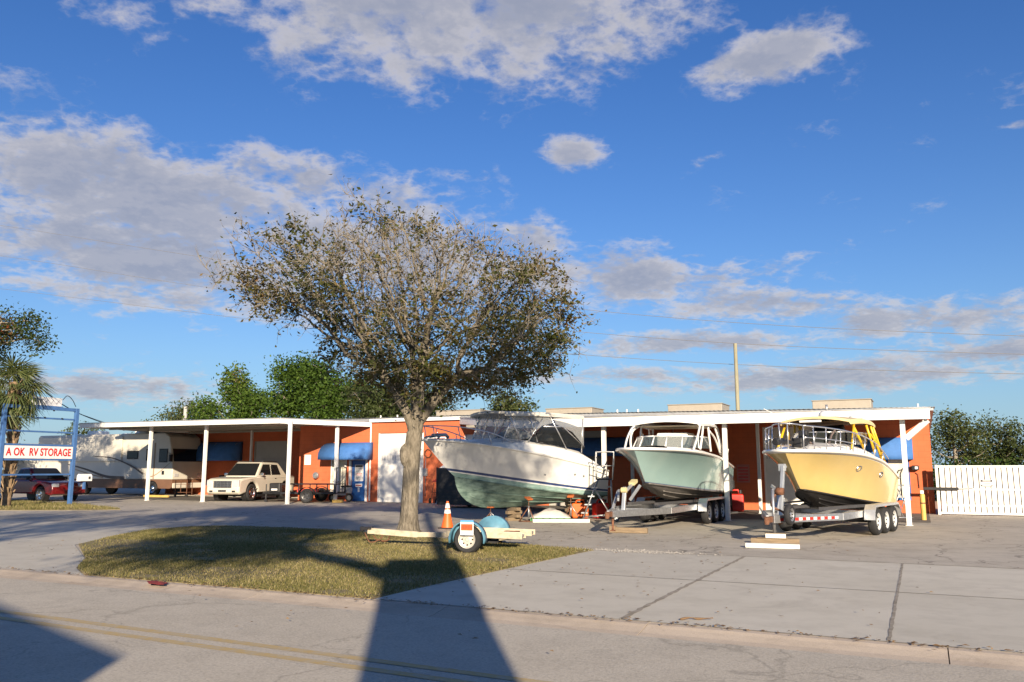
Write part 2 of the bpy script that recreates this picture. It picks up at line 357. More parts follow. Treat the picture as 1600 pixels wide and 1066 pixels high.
# lawn island
ISL = [(-11.3, 8.66), (-12.3, 9.25), (-13.5, 10.3), (-16.02, 12.03), (-17.32, 14.0), (-18.1, 15.6), (-18.0, 16.9), (-17.3, 17.5), (-15.4, 17.8), (-12.8, 17.45), (-11.6, 16.95), (-8.6, 16.4), (-5.82, 15.6), (-6.0, 12.), (-6.15, 8.66)]
k = MB(); k.prism(ISL, 'z', -.02, .028); tag(k.build('lawn_soil', SOIL, bevel=.01), kind='structure')
VERGE = [(-37, 19.6), (-32, 20.4), (-29, 22.0), (-28.2, 22.9), (-30, 23.7), (-34, 25.3), (-40, 26.2), (-44, 23)]
k = MB(); k.prism(VERGE, 'z', -.02, .02); tag(k.build('verge_soil', SOIL, bevel=.01), kind='structure')
def inpoly(px, py, poly):
    r = np.zeros(px.shape, bool); n = len(poly); j = n-1
    for i in range(n):
        xi, yi = poly[i]; xj, yj = poly[j]
        c = ((yi > py) != (yj > py)) & (px < (xj-xi)*(py-yi)/(yj-yi+1e-12)+xi); r ^= c; j = i
    return r
def np_mesh(name, V, F, mats, parent=None, smooth=False, attr=None, loc=None):
    me = bpy.data.meshes.new(name); V = np.asarray(V, np.float32); F = np.asarray(F, np.int32); k = F.shape[1]
    me.vertices.add(len(V)); me.vertices.foreach_set('co', V.ravel()); me.loops.add(F.size); me.loops.foreach_set('vertex_index', F.ravel())
    me.polygons.add(len(F)); me.polygons.foreach_set('loop_start', np.arange(0, F.size, k, dtype=np.int32))
    me.update(calc_edges=True)
    for q in (mats if isinstance(mats, (list, tuple)) else [mats]): me.materials.append(q)
    if smooth: me.polygons.foreach_set('use_smooth', np.ones(len(F), bool))
    if attr is not None:
        a = me.attributes.new('tone', 'FLOAT', 'FACE'); a.data.foreach_set('value', np.asarray(attr, np.float32))
    me.validate()
    o = bpy.data.objects.new(name, me); link(o, parent)
    if loc: o.location = loc
    return o
def leaf_mat(name, stops, trans=.35, rough=.55):
    M = bpy.data.materials.new(name); M.use_nodes = True; nt = M.node_tree; N = nt.nodes.new; L = nt.links.new
    B = nt.nodes['Principled BSDF']; B.inputs['Roughness'].default_value = rough; B.inputs['Specular IOR Level'].default_value = .3
    a = N('ShaderNodeAttribute'); a.attribute_name = 'tone'; r = N('ShaderNodeValToRGB'); L(a.outputs['Fac'], r.inputs[0])
    el = r.color_ramp.elements
    while len(el) < len(stops): el.new(.5)
    for e, (p, c) in zip(el, stops): e.position = p; e.color = (*c, 1)
    L(r.outputs[0], B.inputs['Base Color'])
    t = N('ShaderNodeBsdfTranslucent'); L(r.outputs[0], t.inputs[0]); mx = N('ShaderNodeMixShader'); mx.inputs[0].default_value = trans
    L(B.outputs[0], mx.inputs[1]); L(t.outputs[0], mx.inputs[2]); L(mx.outputs[0], nt.nodes['Material Output'].inputs[0])
    _mats[name] = M; return M
GRASS = leaf_mat('grass_blades', [(0, (.10, .105, .03)), (.45, (.195, .18, .06)), (.8, (.35, .29, .13)), (1, (.46, .37, .20))], .3)
def grass(name, label, poly, n, hmin, hmax, seed, w=.006):
    g = np.random.default_rng(seed); P = np.array(poly); lo, hi = P.min(0), P.max(0)
    x = g.uniform(lo[0], hi[0], n*2); y = g.uniform(lo[1], hi[1], n*2); k = inpoly(x, y, poly); x, y = x[k][:n], y[k][:n]
    patch = .5+.5*np.sin(x*1.3+np.sin(y*.9)*2)*np.sin(y*1.1+.7+np.sin(x*.7)); keep = g.random(len(x)) < .40+.60*patch; keep &= ~((np.sin(x*2.7+1)*np.sin(y*3.1+2)*np.sin(x*.9+y*1.3) > .55) & (g.random(len(x)) < .8))
    # worn patch beside the tree and the rim of the left driveway
    keep &= ~((np.hypot((x+11.3)/1.1, (y-17.2)/.8) < 1) & (g.random(len(x)) < .75)) & ~((np.hypot((x+15.6)/1.3, (y-12.4)/.9) < 1) & (g.random(len(x)) < .8))
    x, y, patch = x[keep], y[keep], patch[keep]; n = len(x)
    a = g.uniform(0, 2*np.pi, n); h = g.uniform(hmin, hmax, n)*(.7+.5*patch); lean = g.uniform(.1, .9, n)*h; b = a+g.uniform(-1, 1, n)+np.pi/2
    ww = g.uniform(.6, 1.4, n)*w
    z0 = np.full(n, .026)
    p0 = np.stack([x-np.cos(a)*ww, y-np.sin(a)*ww, z0], 1); p1 = np.stack([x+np.cos(a)*ww, y+np.sin(a)*ww, z0], 1); p2 = np.stack([x+np.cos(b)*lean, y+np.sin(b)*lean, z0+h], 1)
    V = np.stack([p0, p1, p2], 1).reshape(-1, 3); F = np.arange(3*n).reshape(-1, 3)
    tone = np.clip(g.normal(.66, .22, n)-.26*patch, 0, 1)
    return tag(np_mesh(name, V, F, GRASS, attr=tone), label, 'grass', kind='stuff')
grass('lawn_grass', 'short patchy green and straw coloured grass on the lawn island', ISL, 210000, .016, .045, 3, .0065)
def litter(name, label, n, seed, pts):
    g = np.random.default_rng(seed); V = []; F = []; tn = []
    for (x, y, sx, sy, z, k) in pts:
        for _ in range(int(n*k)):
            px, py = g.normal(x, sx), g.normal(y, sy); s = g.uniform(.015, .04); a = g.uniform(0, 6.28); c, d = math.cos(a)*s, math.sin(a)*s; b0 = len(V); zz = z+g.uniform(0, .012)
            V += [(px-c, py-d, zz), (px+d*.4, py-c*.4, zz+g.uniform(0, .012)), (px+c, py+d, zz+.003), (px-d*.4, py+c*.4, zz+g.uniform(0, .01))]; F.append((b0, b0+1, b0+2, b0+3)); tn.append(g.uniform(.55, 1))
    return tag(np_mesh(name, V, F, leaf_mat('dry_leaf_litter', [(0, (.12, .08, .03)), (.6, (.22, .13, .05)), (1, (.34, .22, .10))], .1), attr=tn), label, 'leaf litter', kind='stuff')
litter('leaf_litter', 'brown oak leaves scattered over the lawn island, kerb and driveway edge', 2600, 5, [(-11.4, 16.6, 1.6, .7, .06, .28), (-10, 12.5, 3.2, 1.8, .06, .30), (-9, 8.62, 4.5, .05, .03, .16), (-1, 8.63, 3.2, .05, .028, .08), (-6.1, 12, .12, 2.4, .035, .08), (-9, 19.5, 3.5, 1.2, .006, .06), (-3, 11.5, 3., 2.6, .028, .04)])
grass('verge_grass', 'dry straw coloured grass around the foot of the palm and sign frame', VERGE, 30000, .03, .12, 4, .012)
# ------------------------------------------------------------------ storage building
def stucco():
    M = mat('orange_stucco', (.60, .15, .063), .85, var=.07, scale=1.2, bump=.15, bscale=40, spec=.2, dirt=.34)
    nt = M.node_tree; N = nt.nodes.new; L = nt.links.new; B = nt.nodes['Principled BSDF']
    src = B.inputs['Base Color'].links[0].from_socket
    tc = N('ShaderNodeTexCoord'); mp = N('ShaderNodeMapping'); mp.inputs['Rotation'].default_value = (R(90), 0, 0); L(tc.outputs['Object'], mp.inputs[0])
    br = N('ShaderNodeTexBrick'); br.inputs['Scale'].default_value = 1; br.inputs['Brick Width'].default_value = .4; br.inputs['Row Height'].default_value = .2; br.inputs['Mortar Size'].default_value = .008
    br.inputs['Color1'].default_value = (1, 1, 1, 1); br.inputs['Color2'].default_value = (.96, .96, .96, 1); br.inputs['Mortar'].default_value = (.86, .86, .86, 1); L(mp.outputs[0], br.inputs[0])
    mx = N('ShaderNodeMix'); mx.data_type = 'RGBA'; mx.blend_type = 'MULTIPLY'; mx.inputs[0].default_value = 1; L(src, mx.inputs[6]); L(br.outputs[0], mx.inputs[7]); L(mx.outputs[2], B.inputs['Base Color'])
    return M
ORANGE = stucco()
DOORW = mat('roll_door_white', (.78, .77, .72), .45, var=.04, scale=1.5, dirt=.12)
DOORG = mat('roll_door_grey', (.42, .40, .36), .5, var=.06, scale=1.5, dirt=.2)
BLUE = mat('blue_canvas', (.05, .16, .42), .75, var=.14, scale=3)
BLUED = mat('blue_door_paint', (.025, .12, .38), .45, var=.08)
SOFF = mat('canopy_soffit', (.31, .285, .235), .6, var=.07, scale=1., dirt=.15)
ROOFM = mat('corrugated_roof', (.45, .46, .47), .45, .5, var=.12, scale=4, dirt=.25)
TAN = mat('tan_sheet_metal', (.36, .32, .255), .6, .1, var=.06, scale=3)
PAPER = mat('notice_paper', (.82, .81, .78), .8, var=.03)
INK = mat('notice_ink', (.05, .05, .06), .8)
REDINK = mat('red_ink', (.55, .03, .02), .7)
GREYINK = mat('grey_ink', (.35, .35, .36), .8)
WY, LY = 33.6, 38.0
bld = thing('storage_building', 'long low orange storage building with white canopies and blue awnings', 'building', (0, 0, 0))
def wall_with_holes(name, y, x0, x1, z1, holes, thick=.22, parent=bld):
    b = MB(); xs = sorted({x0, x1, *[h[0] for h in holes], *[h[1] for h in holes]})
    for a, c in zip(xs, xs[1:]):
        hs = sorted([(h[2], h[3]) for h in holes if h[0] <= a+1e-6 and h[1] >= c-1e-6]); z = 0
        for (za, zb) in hs:
            if za > z+1e-4: b.bx(a, c, y, y+thick, z, za)
            z = zb
        if z < z1-1e-4: b.bx(a, c, y, y+thick, z, z1)
    o = b.build(name, ORANGE, parent); bm = bmesh.new(); bm.from_mesh(o.data); bmesh.ops.remove_doubles(bm, verts=bm.verts, dist=1e-4); bm.to_mesh(o.data); bm.free(); return o
DA = (-23.65, -21.05, 0, 3.30); DB = (-18.85, -16.2, 0, 3.15); DC = (-14.6, -11.9, 0, 3.2); DD = (-5.45, -2.75, 0, 3.2); BD = (-25.22, -24.36, 0, 2.0); WN = (-26.4, -25.55, .35, 1.98); RD = (-1.02, -.42, 0.55, 1.95)
front = wall_with_holes('wall', WY, -28.5, -19.1, 3.86, [DA, BD, WN]); wall_with_holes('wall', WY, -19.0, .42, 3.66, [DB, DC, DD, RD]); MB().bx(-19.1, -19.0, WY-.03, WY+.22, 0, 3.86).build('corner_pilaster', ORANGE, bld); front['label'] = 'orange front wall with the roll-up doors'
wall_with_holes('wall', LY, -42.9, -28.5, 3.86, [(-35.7, -33.1, 0, 3.2)])
b = MB(); [MB().bx(*q).build('wall', ORANGE, bld) for q in ((-28.5, -28.28, WY+.22, LY, 0, 3.86), (.20, .42, WY+.22, 46, 0, 3.55), (-42.9, .42, 46, 46.2, 0, 3.4), (-42.9, -42.68, LY+.22, 46, 0, 3.7))]
b = MB(); b.bx(-42.6, .1, WY+2.5, 45.9, -.02, .02); b.build('floor_slab', CONC, bld)
def roll_door(d, y, m, bottom=None):
    o = MB().bx(d[0]+.002, d[1]-.002, y+.10, y+.13, 0, d[3]-.002)
    n = int((d[3])/.11)
    for i in range(n): o.bx(d[0]+.003, d[1]-.003, y+.088, y+.101, i*.11+.006, i*.11+.104)
    o = o.build('roll_door', m, bld)
    v = MB(); k = 26
    for i in range(k):
        x = d[0]+.12+(d[1]-d[0]-.24)*i/(k-1); v.bx(x-.016, x+.016, y+.084, y+.0875, 1.98, 2.22)
    v.build('vent_slots', GREYINK, o)['kind'] = 'stuff'
    [MB().bx(q-.04, q+.04, y+.03, y+.084, 0, d[3]).build('door_track', WHITE if m is DOORW else DOORG, o) for q in (d[0]+.01, d[1]-.01)]
    return o
roll_door(DA, WY, DOORW); roll_door(DB, WY, DOORW); roll_door(DC, WY, DOORG); roll_door(DD, WY, DOORW); roll_door((-35.7, -33.1, 0, 3.2), LY, DOORG)
# doors and windows
def door(d, y):
    o = MB().bx(d[0]+.003, d[1]-.003, y+.06, y+.1, .02, d[3]-.003).build('door', BLUED, bld, bevel=.006)
    f = MB(); f.bx(d[0]-.13, d[0], y-.03, y+.05, 0, d[3]+.12); f.bx(d[1], d[1]+.13, y-.03, y+.05, 0, d[3]+.12); f.bx(d[0], d[1], y-.03, y+.05, d[3], d[3]+.12); f.build('door_frame', WHITE, o, bevel=.008)
    h = MB(); h.lathe([(0, -.07), (.03, -.06), (.035, -.03), (.015, 0), (.015, .03)], 10, (d[0]+.08, y+.04, 1.0), 'y'); h.build('handle', CHROME, o, smooth=True)
    return o
dr = door(BD, WY)
n = MB().bx(-25.03, -24.52, WY+.045, WY+.058, .98, 1.78).build('notice', PAPER, dr)
k = MB(); rnd = random.Random(4)
k.bx(-24.98, -24.57, WY+.041, WY+.0448, 1.66, 1.75, 1)
for i in range(9):
    z = 1.60-i*.065; a = rnd.uniform(.0, .05); k.bx(-24.98+a, -24.58-rnd.uniform(0, .12), WY+.041, WY+.0448, z-.012, z+.012, 2 if i in (4, 5) else 0)
k.build('notice_lettering', [GREYINK, INK, REDINK], n)
n = MB().bx(-24.98, -24.58, WY+.045, WY+.058, .70, .86).build('notice', PAPER, dr); MB().bx(-24.95, -24.62, WY+.041, WY+.0448, .755, .80).build('notice_lettering', REDINK, n)
MB().bx(-24.83, -24.73, WY+.045, WY+.058, .46, .67).build('notice', PAPER, dr)
w = MB().bx(WN[0]+.003, WN[1]-.003, WY+.06, WY+.09, WN[2]+.003, WN[3]-.003).build('window', mat('cream_panel', (.72, .68, .55), .6), bld)
f = MB(); f.bx(WN[0]-.06, WN[0], WY-.02, WY+.05, WN[2]-.06, WN[3]+.06); f.bx(WN[1], WN[1]+.06, WY-.02, WY+.05, WN[2]-.06, WN[3]+.06); f.bx(-26.06, -25.98, WY+.02, WY+.058, WN[2], WN[3]); f.bx(WN[0], WN[1], WY-.02, WY+.05, WN[2]-.06, WN[2]); f.bx(WN[0], WN[1], WY-.02, WY+.05, WN[3], WN[3]+.06); f.build('window_frame', WHITE, w)
w = MB().bx(RD[0]+.003, RD[1]-.003, WY+.05, WY+.09, RD[2]+.003, RD[3]-.003).build('window', mat('cream_panel', (.72, .68, .55), .6), bld)
f = MB(); f.bx(RD[0]-.09, RD[0], WY-.03, WY+.045, RD[2]-.09, RD[3]); f.bx(RD[1], RD[1]+.09, WY-.03, WY+.045, RD[2]-.09, RD[3]); f.bx(RD[0], RD[1], WY-.03, WY+.045, RD[2]-.09, RD[2]); f.build('window_frame', BLUED, w)
def awning(x0, x1, y, z0, z1, pr=.95, m=BLUE):
    b = MB(); P = []
    for i in range(7):
        t = i/6; P.append((y-pr*math.sin(t*math.pi/2)*1.0, z1-(z1-z0-.16)*(1-math.cos(t*math.pi/2))))
    P += [(y-pr, z0)]
    b.grid([[(x, p[0], p[1]) for p in P] for x in (x0, (x0+x1)/2, x1)])
    for x in (x0, x1): b.add([(x, p[0], p[1]) for p in P]+[(x, y, z0)], [tuple(range(len(P)+1))])
    o = b.build('awning', m, bld, smooth=40, solid=.012)
    for x in (x0+.02, (x0+x1)/2, x1-.02): MB().tube([(x, y-.02, z1-.05), (x, y-pr*.6, z1-.14), (x, y-pr+.03, z0+.12), (x, y-.02, z0+.1)], .012, 6).build('awning_frame', STEEL, o)
    return o
awning(-26.55, -23.95, WY, 2.02, 2.86); awning(-40.0, -36.6, LY, 2.05, 3.2, .9); awning(-13.9, -10.9, WY, 2.1, 2.9); awning(-2.3, -.18, WY, 1.92, 2.72, .35)
# main roof, front board and its corrugated edge
rfz = lambda x: 4.02 if x < -19 else 4.02-.24*(x+19)/19.6
b = MB(); b.add([(-43.1, WY-.1, 4.02), (-19, WY-.1, 4.02), (-19, 46.5, 3.7), (-43.1, 46.5, 3.7), (-43.1, WY-.1, 3.9), (-19, WY-.1, 3.9), (-19, 46.5, 3.6), (-43.1, 46.5, 3.6)], [(0, 1, 2, 3), (7, 6, 5, 4), (0, 4, 5, 1), (1, 5, 6, 2), (2, 6, 7, 3), (3, 7, 4, 0)]); b.add([(-18.99, WY-.1, 4.02), (.6, WY-.1, 3.78), (.6, 46.5, 3.5), (-18.99, 46.5, 3.7), (-18.99, WY-.1, 3.9), (.6, WY-.1, 3.67), (.6, 46.5, 3.4), (-18.99, 46.5, 3.6)], [(0, 1, 2, 3), (7, 6, 5, 4), (0, 4, 5, 1), (1, 5, 6, 2), (2, 6, 7, 3), (3, 7, 4, 0)])
roof = b.build('roof', ROOFM, bld)
b = MB(); b.bx(-24.1, -19.0, WY-.16, WY-.102, 3.83, 3.985); b.build('fascia', WHITE, roof, bevel=.006)
b = MB(); X = [-43+i*.09 for i in range(486)]
b.grid([[(x, WY-.20, rfz(x)+.015+(.010 if i % 2 else -.004)) for i, x in enumerate(X)], [(x, WY+1.2, rfz(x)+.01+(.010 if i % 2 else -.004)) for i, x in enumerate(X)]])
b.build('corrugated_edge', ROOFM, roof, solid=.006)
for (x0, x1, z) in ((-21.6, -19.1, 4.42), (-15.6, -13.3, 4.34), (-9.75, -7.4, 4.33), (-3.75, -1.55, 4.30)):
    u = MB(); u.bx(x0, x1, 35.6, 37.2, 3.6, z); u.bx(x0-.04, x1+.04, 35.56, 37.24, z+.001, z+.04); u.build('roof_unit', TAN, bld, bevel=.02)
for x in (-11.67, -11.24, -10.73, -24.1, -23.1, .1, -30.2):
    z0 = rfz(x); u = MB(); u.lathe([(.06, z0-.05), (.06, z0+.05), (.035, z0+.06), (.035, z0+.20), (0, z0+.20)], 12, (x, 34.4, 0)); u.build('vent_pipe', WHITE, bld, smooth=40)
b = MB(); b.tube([(-24.04, WY-.08, 3.8), (-24.04, WY-.08, .05)], .04, 8); b.tube([(-24.04, WY-.2, 3.86), (-24.04, WY-.08, 3.78)], .04, 8); b.build('downspout', WHITE, bld, smooth=40)

def canopy(poly, zf, label, front_i, fh, th=.09, bands=()):
    """poly of (x, y), zf gives top height at (x, y); fascia boards on the edges listed in front_i"""
    b = MB(); k = len(poly); T = [(x, y, zf(x, y)) for x, y in poly]
    b.add(T+[(x, y, z-th) for x, y, z in T], [tuple(range(k)), tuple(range(2*k-1, k-1, -1))]+[(i, k+i, k+(i+1) % k, (i+1) % k) for i in range(k)])
    o = b.build('canopy', SOFF, bld); o['label'] = label
    for i in front_i:
        p, q = Vector(T[i]), Vector(T[(i+1) % k]); d = (q-p).normalized(); nrm = Vector((d.y, -d.x, 0)).normalized()
        f = MB(); dz = Vector((0, 0, -fh/2+.03))
        f.bar(p+nrm*.035+dz, q+nrm*.035+dz, .06, fh); f.build('fascia', WHITE, o, bevel=.008)
        g = MB(); dz = Vector((0, 0, .05)); g.bar(p+nrm*.05+dz, q+nrm*.05+dz, .1, .03); g.build('drip_edge', ROOFM, o)
    return o
rz = lambda x, y: 3.24+(y-26)*(.42/7.6)+max(0., -12.2-x)*.035
rc = canopy([(-19.0, 33.55), (-12.2, 26.0), (.30, 26.0), (.30, 33.55)], rz, 'white canopy over the boats', (0, 1, 2), .30)
lz = lambda x, y: 3.90-(x+40)*.006
lc = canopy([(-39.6, 29.3), (-26.1, 29.3), (-24.08, 33.5), (-28.49, 33.55), (-28.49, 37.95), (-39.6, 37.95)], lz, 'white canopy over the pickup', (0, 1, 5), .22)
def post(x, y, z, parent, w=.135):
    p = MB(); p.bx(x-w/2, x+w/2, y-w/2, y+w/2, .012, z); p.bx(x-w*.75, x+w*.75, y-w*.75, y+w*.75, 0, .012); return p.build('post', WHITE, parent, bevel=.008)
for x in (-9.43, -5.42, -.36): post(x, 26.35, rz(0, 26.35)-.091, rc)
for x in (-9.95, -5.2): post(x, 31, rz(0, 31)-.091, rc, .11)
for x in (-35.0, -31.2, -25.75): post(x, 29.65 if x > -26 else 29.9, 3.78 if x > -26 else 3.77, lc)
post(-25.02, 32.15, 3.71, lc); post(-34.5, 36.5, 3.77, lc, .12)
g = MB(); g.bar((-.28, 26.35, 2.45), (.30, 26.2, 2.95), .09, .16); g.build('brace', WHITE, rc, bevel=.008)
for y in (27.8, 29.6, 31.4, 33.0):
    g = MB(); g.bx(-14 if y < 30 else -17.5, .24, y-.04, y+.04, rz(0, y)-.20, rz(0, y)-.095); g.build('purlin', SOFF, rc)
for x in (-25.75, -25.02): 
    y = 29.65 if x < -25.5 else 32.15
    g = MB(); g.bar((x, y, 3.66), (x-1.0, y+.2, 3.70), .10, .12); g.build('brace', WHITE, lc)
for y in (31, 33.5, 36.5):
    g = MB(); g.bx(-39.5, -28.8, y-.04, y+.04, 3.66, 3.76); g.build('purlin', SOFF, lc)
for (x, z0, z1) in ((-20.9, .3, 2.2), (-15.4, .2, 3.3), (-9.0, .2, 3.3), (-2.5, .9, 3.2)):
    n = MB().tube([(x, WY-.03, z0), (x, WY-.03, z1)], .018, 6).build('conduit', STEEL, bld, smooth=True); MB().bx(x-.11, x+.11, WY-.12, WY-.004, 1.25, 1.6).build('meter_box', mat('grey_box', (.35, .35, .34), .5, .3), bld, bevel=.01)
# notices, flood light and fittings on the wall
n = MB().bx(-28.15, -27.75, WY-.015, WY-.003, 1.78, 2.28).build('notice', PAPER, bld)
k = MB()
for i in range(6): k.bx(-28.1, -27.8, WY-.018, WY-.0152, 1.86+i*.065, 1.885+i*.065)
k.build('notice_lettering', GREYINK, n)
n = MB().bx(-6.5, -6.0, WY-.015, WY-.003, 1.05, 1.75).build('notice', mat('pink_notice', (.45, .16, .13), .8), bld)
k = MB()
for i in range(5): k.bx(-6.44, -6.06, WY-.018, WY-.0152, 1.12+i*.12, 1.16+i*.12)
k.build('notice_lettering', REDINK, n)
n = MB(); n.prism([(-20.55, .98), (-19.65, 1.0), (-19.62, 1.44), (-19.85, 1.42)], 'y', WY-.03, WY-.004); n.build('sign_board', mat('dark_red_board', (.28, .03, .025), .7, var=.25, scale=9), bld)
n = MB(); n.prism([(-20.15, 1.42), (-19.84, 1.5), (-19.66, 1.68), (-19.95, 1.74), (-20.2, 1.6)], 'y', WY-.025, WY-.004); n.build('sign_board', PAPER, bld)
n = MB(); n.bx(-21.2, -19.8, WY-.04, WY-.003, 3.0, 3.06); n.bx(-21.2, -21.14, WY-.04, WY-.003, 2.5, 3.0); n.bx(-19.86, -19.8, WY-.04, WY-.003, 2.5, 3.0); n.build('board_frame', WHITE, bld)
n = MB(); rnd = random.Random(9)
for i in range(5):
    a = rnd.uniform(0, 3); n.tube([(-20.75+.22*math.cos(a+t*.9)*rnd.uniform(.7, 1), WY-.05-.01*i, 2.3+.2*math.sin(a+t*.9)) for t in range(7)], .012, 5)
n.build('wire_ornament', RUST, bld, smooth=True)
n = MB(); n.box((-.13, WY-.16, 1.62), (.24, .18, .17), 0); n.bar((-.13, WY, 1.5), (-.13, WY-.1, 1.58), .04, .04); fl = n.build('flood_light', DARKM, bld, bevel=.02)
MB().box((-.10, WY-.262, 1.62), (.09, .012, .09)).build('lamp_face', PAPER, fl)
n = MB(); n.tube([(-.14, WY-.04, 1.45), (-.06, WY-.05, 1.38), (-.05, WY-.04, .9)], .012, 6); n.build('cable', BLACK, bld)
n = MB(); n.tube([(-.36, WY-.02, 1.62), (-.55, WY-.18, 1.60), (-.64, WY-.2, 1.4), (-.64, WY-.2, .5)], .025, 8); n.build('bent_pipe', DARKM, bld, smooth=True)
n = MB(); n.lathe([(0, -.09), (.14, -.09), (.17, -.05), (.17, .05), (.1, .06), (.06, .04), (0, .04)], 16, (-27.3, WY-.12, 1.25), 'y'); n.build('hose_reel', STEEL, bld, smooth=35)
for x in (-25.5, -24.16):
    n = MB(); n.lathe([(0, -.16), (.05, -.15), (.06, -.06), (.03, 0)], 10, (x, WY, 2.42 if x > -25 else 1.72), 'y'); n.build('wall_lamp', WHITE, bld, smooth=True)

# ------------------------------------------------------------------ gate, bollard
gate = thing('slatted_gate', 'wide white vertical slat gate beside the orange wall', 'gate', (.62, 33.0, 0))
WG = mat('gate_white', (.80, .77, .72), .55, var=.05, scale=3, dirt=.1)
for i in range(30):
    k = MB(); k.bx(i*.172+.004, i*.172+.147, -.012, .012, .09, 1.66); k.build('slat', WG, gate)
for z in (.06, 1.66):
    k = MB(); k.bx(-.04, 5.2, -.03, .03, z-.03, z+.04); k.build('rail', WG, gate, bevel=.006)
MB().bx(0, 5.2, .055, .062, .1, 1.62).build('gap_shade_sheet', mat('gap_shade_grey', (.20, .19, .175), .9), gate)  # dark sheet added so the gaps between slats read as shade
[MB().bx(0, 5.2, .013, .05, z, z+.07).build('rear_rail', WG, gate) for z in (.3, .85)]
k = MB(); k.bx(-.13, -.04, -.045, .045, 0, 1.72); k.build('gate_post', WG, gate)
n = MB().bx(1.24, 1.60, -.03, -.0125, .98, 1.22).build('sign', PAPER, gate)
[MB().bx(1.25, 1.59, -.034, -.0302, a, c).build('sign_band', INK, n) for a, c in ((1.14, 1.21), (.99, 1.05))]
for z, x0, x1 in ((1.175, 1.30, 1.54), (1.02, 1.28, 1.56)): MB().bx(x0, x1, -.0355, -.0342, z-.012, z+.012).build('sign_stroke', PAPER, n)
MB().bx(1.31, 1.53, -.0312, -.0301, 1.075, 1.115).build('sign_stroke', GREYINK, n)
k = MB(); k.bar((-.55, -.12, .90), (.55, -.08, .90), .07, .09, 0); k.bar((.5, -.07, .90), (1.0, -.05, .93), .035, .035, 1); k.build('opener_arm', [DARKM, STEEL], gate)
tb = thing('yellow_bollard', 'short yellow steel bollard in front of the gate', 'bollard', (.02, 29.4, 0))
YB = mat('bollard_yellow', (.62, .40, .10), .6, var=.12, scale=5, dirt=.2)
k = MB(); k.lathe([(0, .80), (.06, .80), (.075, .77), (.075, 0)], 20); k.build('tube', YB, tb, smooth=35)
k = MB(); k.box((.0, -.0, .86), (.10, .10, .11)); k.build('sensor_head', WHITE, tb, bevel=.01)
k = MB(); k.lathe([(.0765, .5), (.078, .52), (.0765, .54)], 20); k.build('band', RUST, tb)
# ------------------------------------------------------------------ trees
BARK = mat('oak_bark', (.27, .235, .18), .95, c2=(.11, .095, .07), scale=16, stretch=(1, 1, .28), bump=1.0, bscale=26, detail=9, spec=.12)
BARK.node_tree.nodes['Bump'].inputs['Distance'].default_value = .06
BARKG = mat('grey_twig_bark', (.27, .24, .19), .95, var=.3, scale=5, bump=.4, spec=.15)
def colonize(att, pos, par, step, infl, kill, iters, seed=0, up=0.05):
    g = np.random.default_rng(seed); P = [np.array(p, float) for p in pos]; par = list(par); att = np.array(att, float)
    near = np.full(len(att), 1e9); ni = np.zeros(len(att), int); new = list(range(len(P)))
    for it in range(iters):
        Q = np.array([P[i] for i in new]); D = np.linalg.norm(att[:, None]-Q[None], axis=2); j = D.argmin(1); d = D[np.arange(len(att)), j]
        m = d < near; near[m] = d[m]; ni[m] = np.array(new)[j[m]]
        alive = near > kill; att, near, ni = att[alive], near[alive], ni[alive]
        if not len(att): break
        a = near < infl
        if not a.any(): a = near <= near.min()+1e-6
        idx = ni[a]; dirs = att[a]-np.array([P[i] for i in idx]); dirs /= np.linalg.norm(dirs, axis=1)[:, None]+1e-9
        new = []
        for i in np.unique(idx):
            v = dirs[idx == i].mean(0)+g.normal(0, .12, 3)+np.array([0, 0, up]); n = np.linalg.norm(v)
            if n < 1e-3: continue
            q = P[i]+v/n*step
            if par[i] >= 0 and any(np.linalg.norm(P[c]-q) < step*.15 for c in kids.get(i, [])) if False else False: continue
            P.append(q); par.append(int(i)); new.append(len(P)-1)
        if not new: break
        if len(P) > 9000: break
    return np.array(P), np.array(par)
def radii(par, tip, ex, base=None):
    n = len(par); acc = np.zeros(n)
    for i in range(n-1, -1, -1):
        r = max(acc[i], tip**ex); acc[i] = r
        if par[i] >= 0: acc[par[i]] += r
    r = acc**(1/ex)
    if base: 
        s = math.log(base/tip)/math.log(r[0]/tip); r = tip*(r/tip)**s
    return r
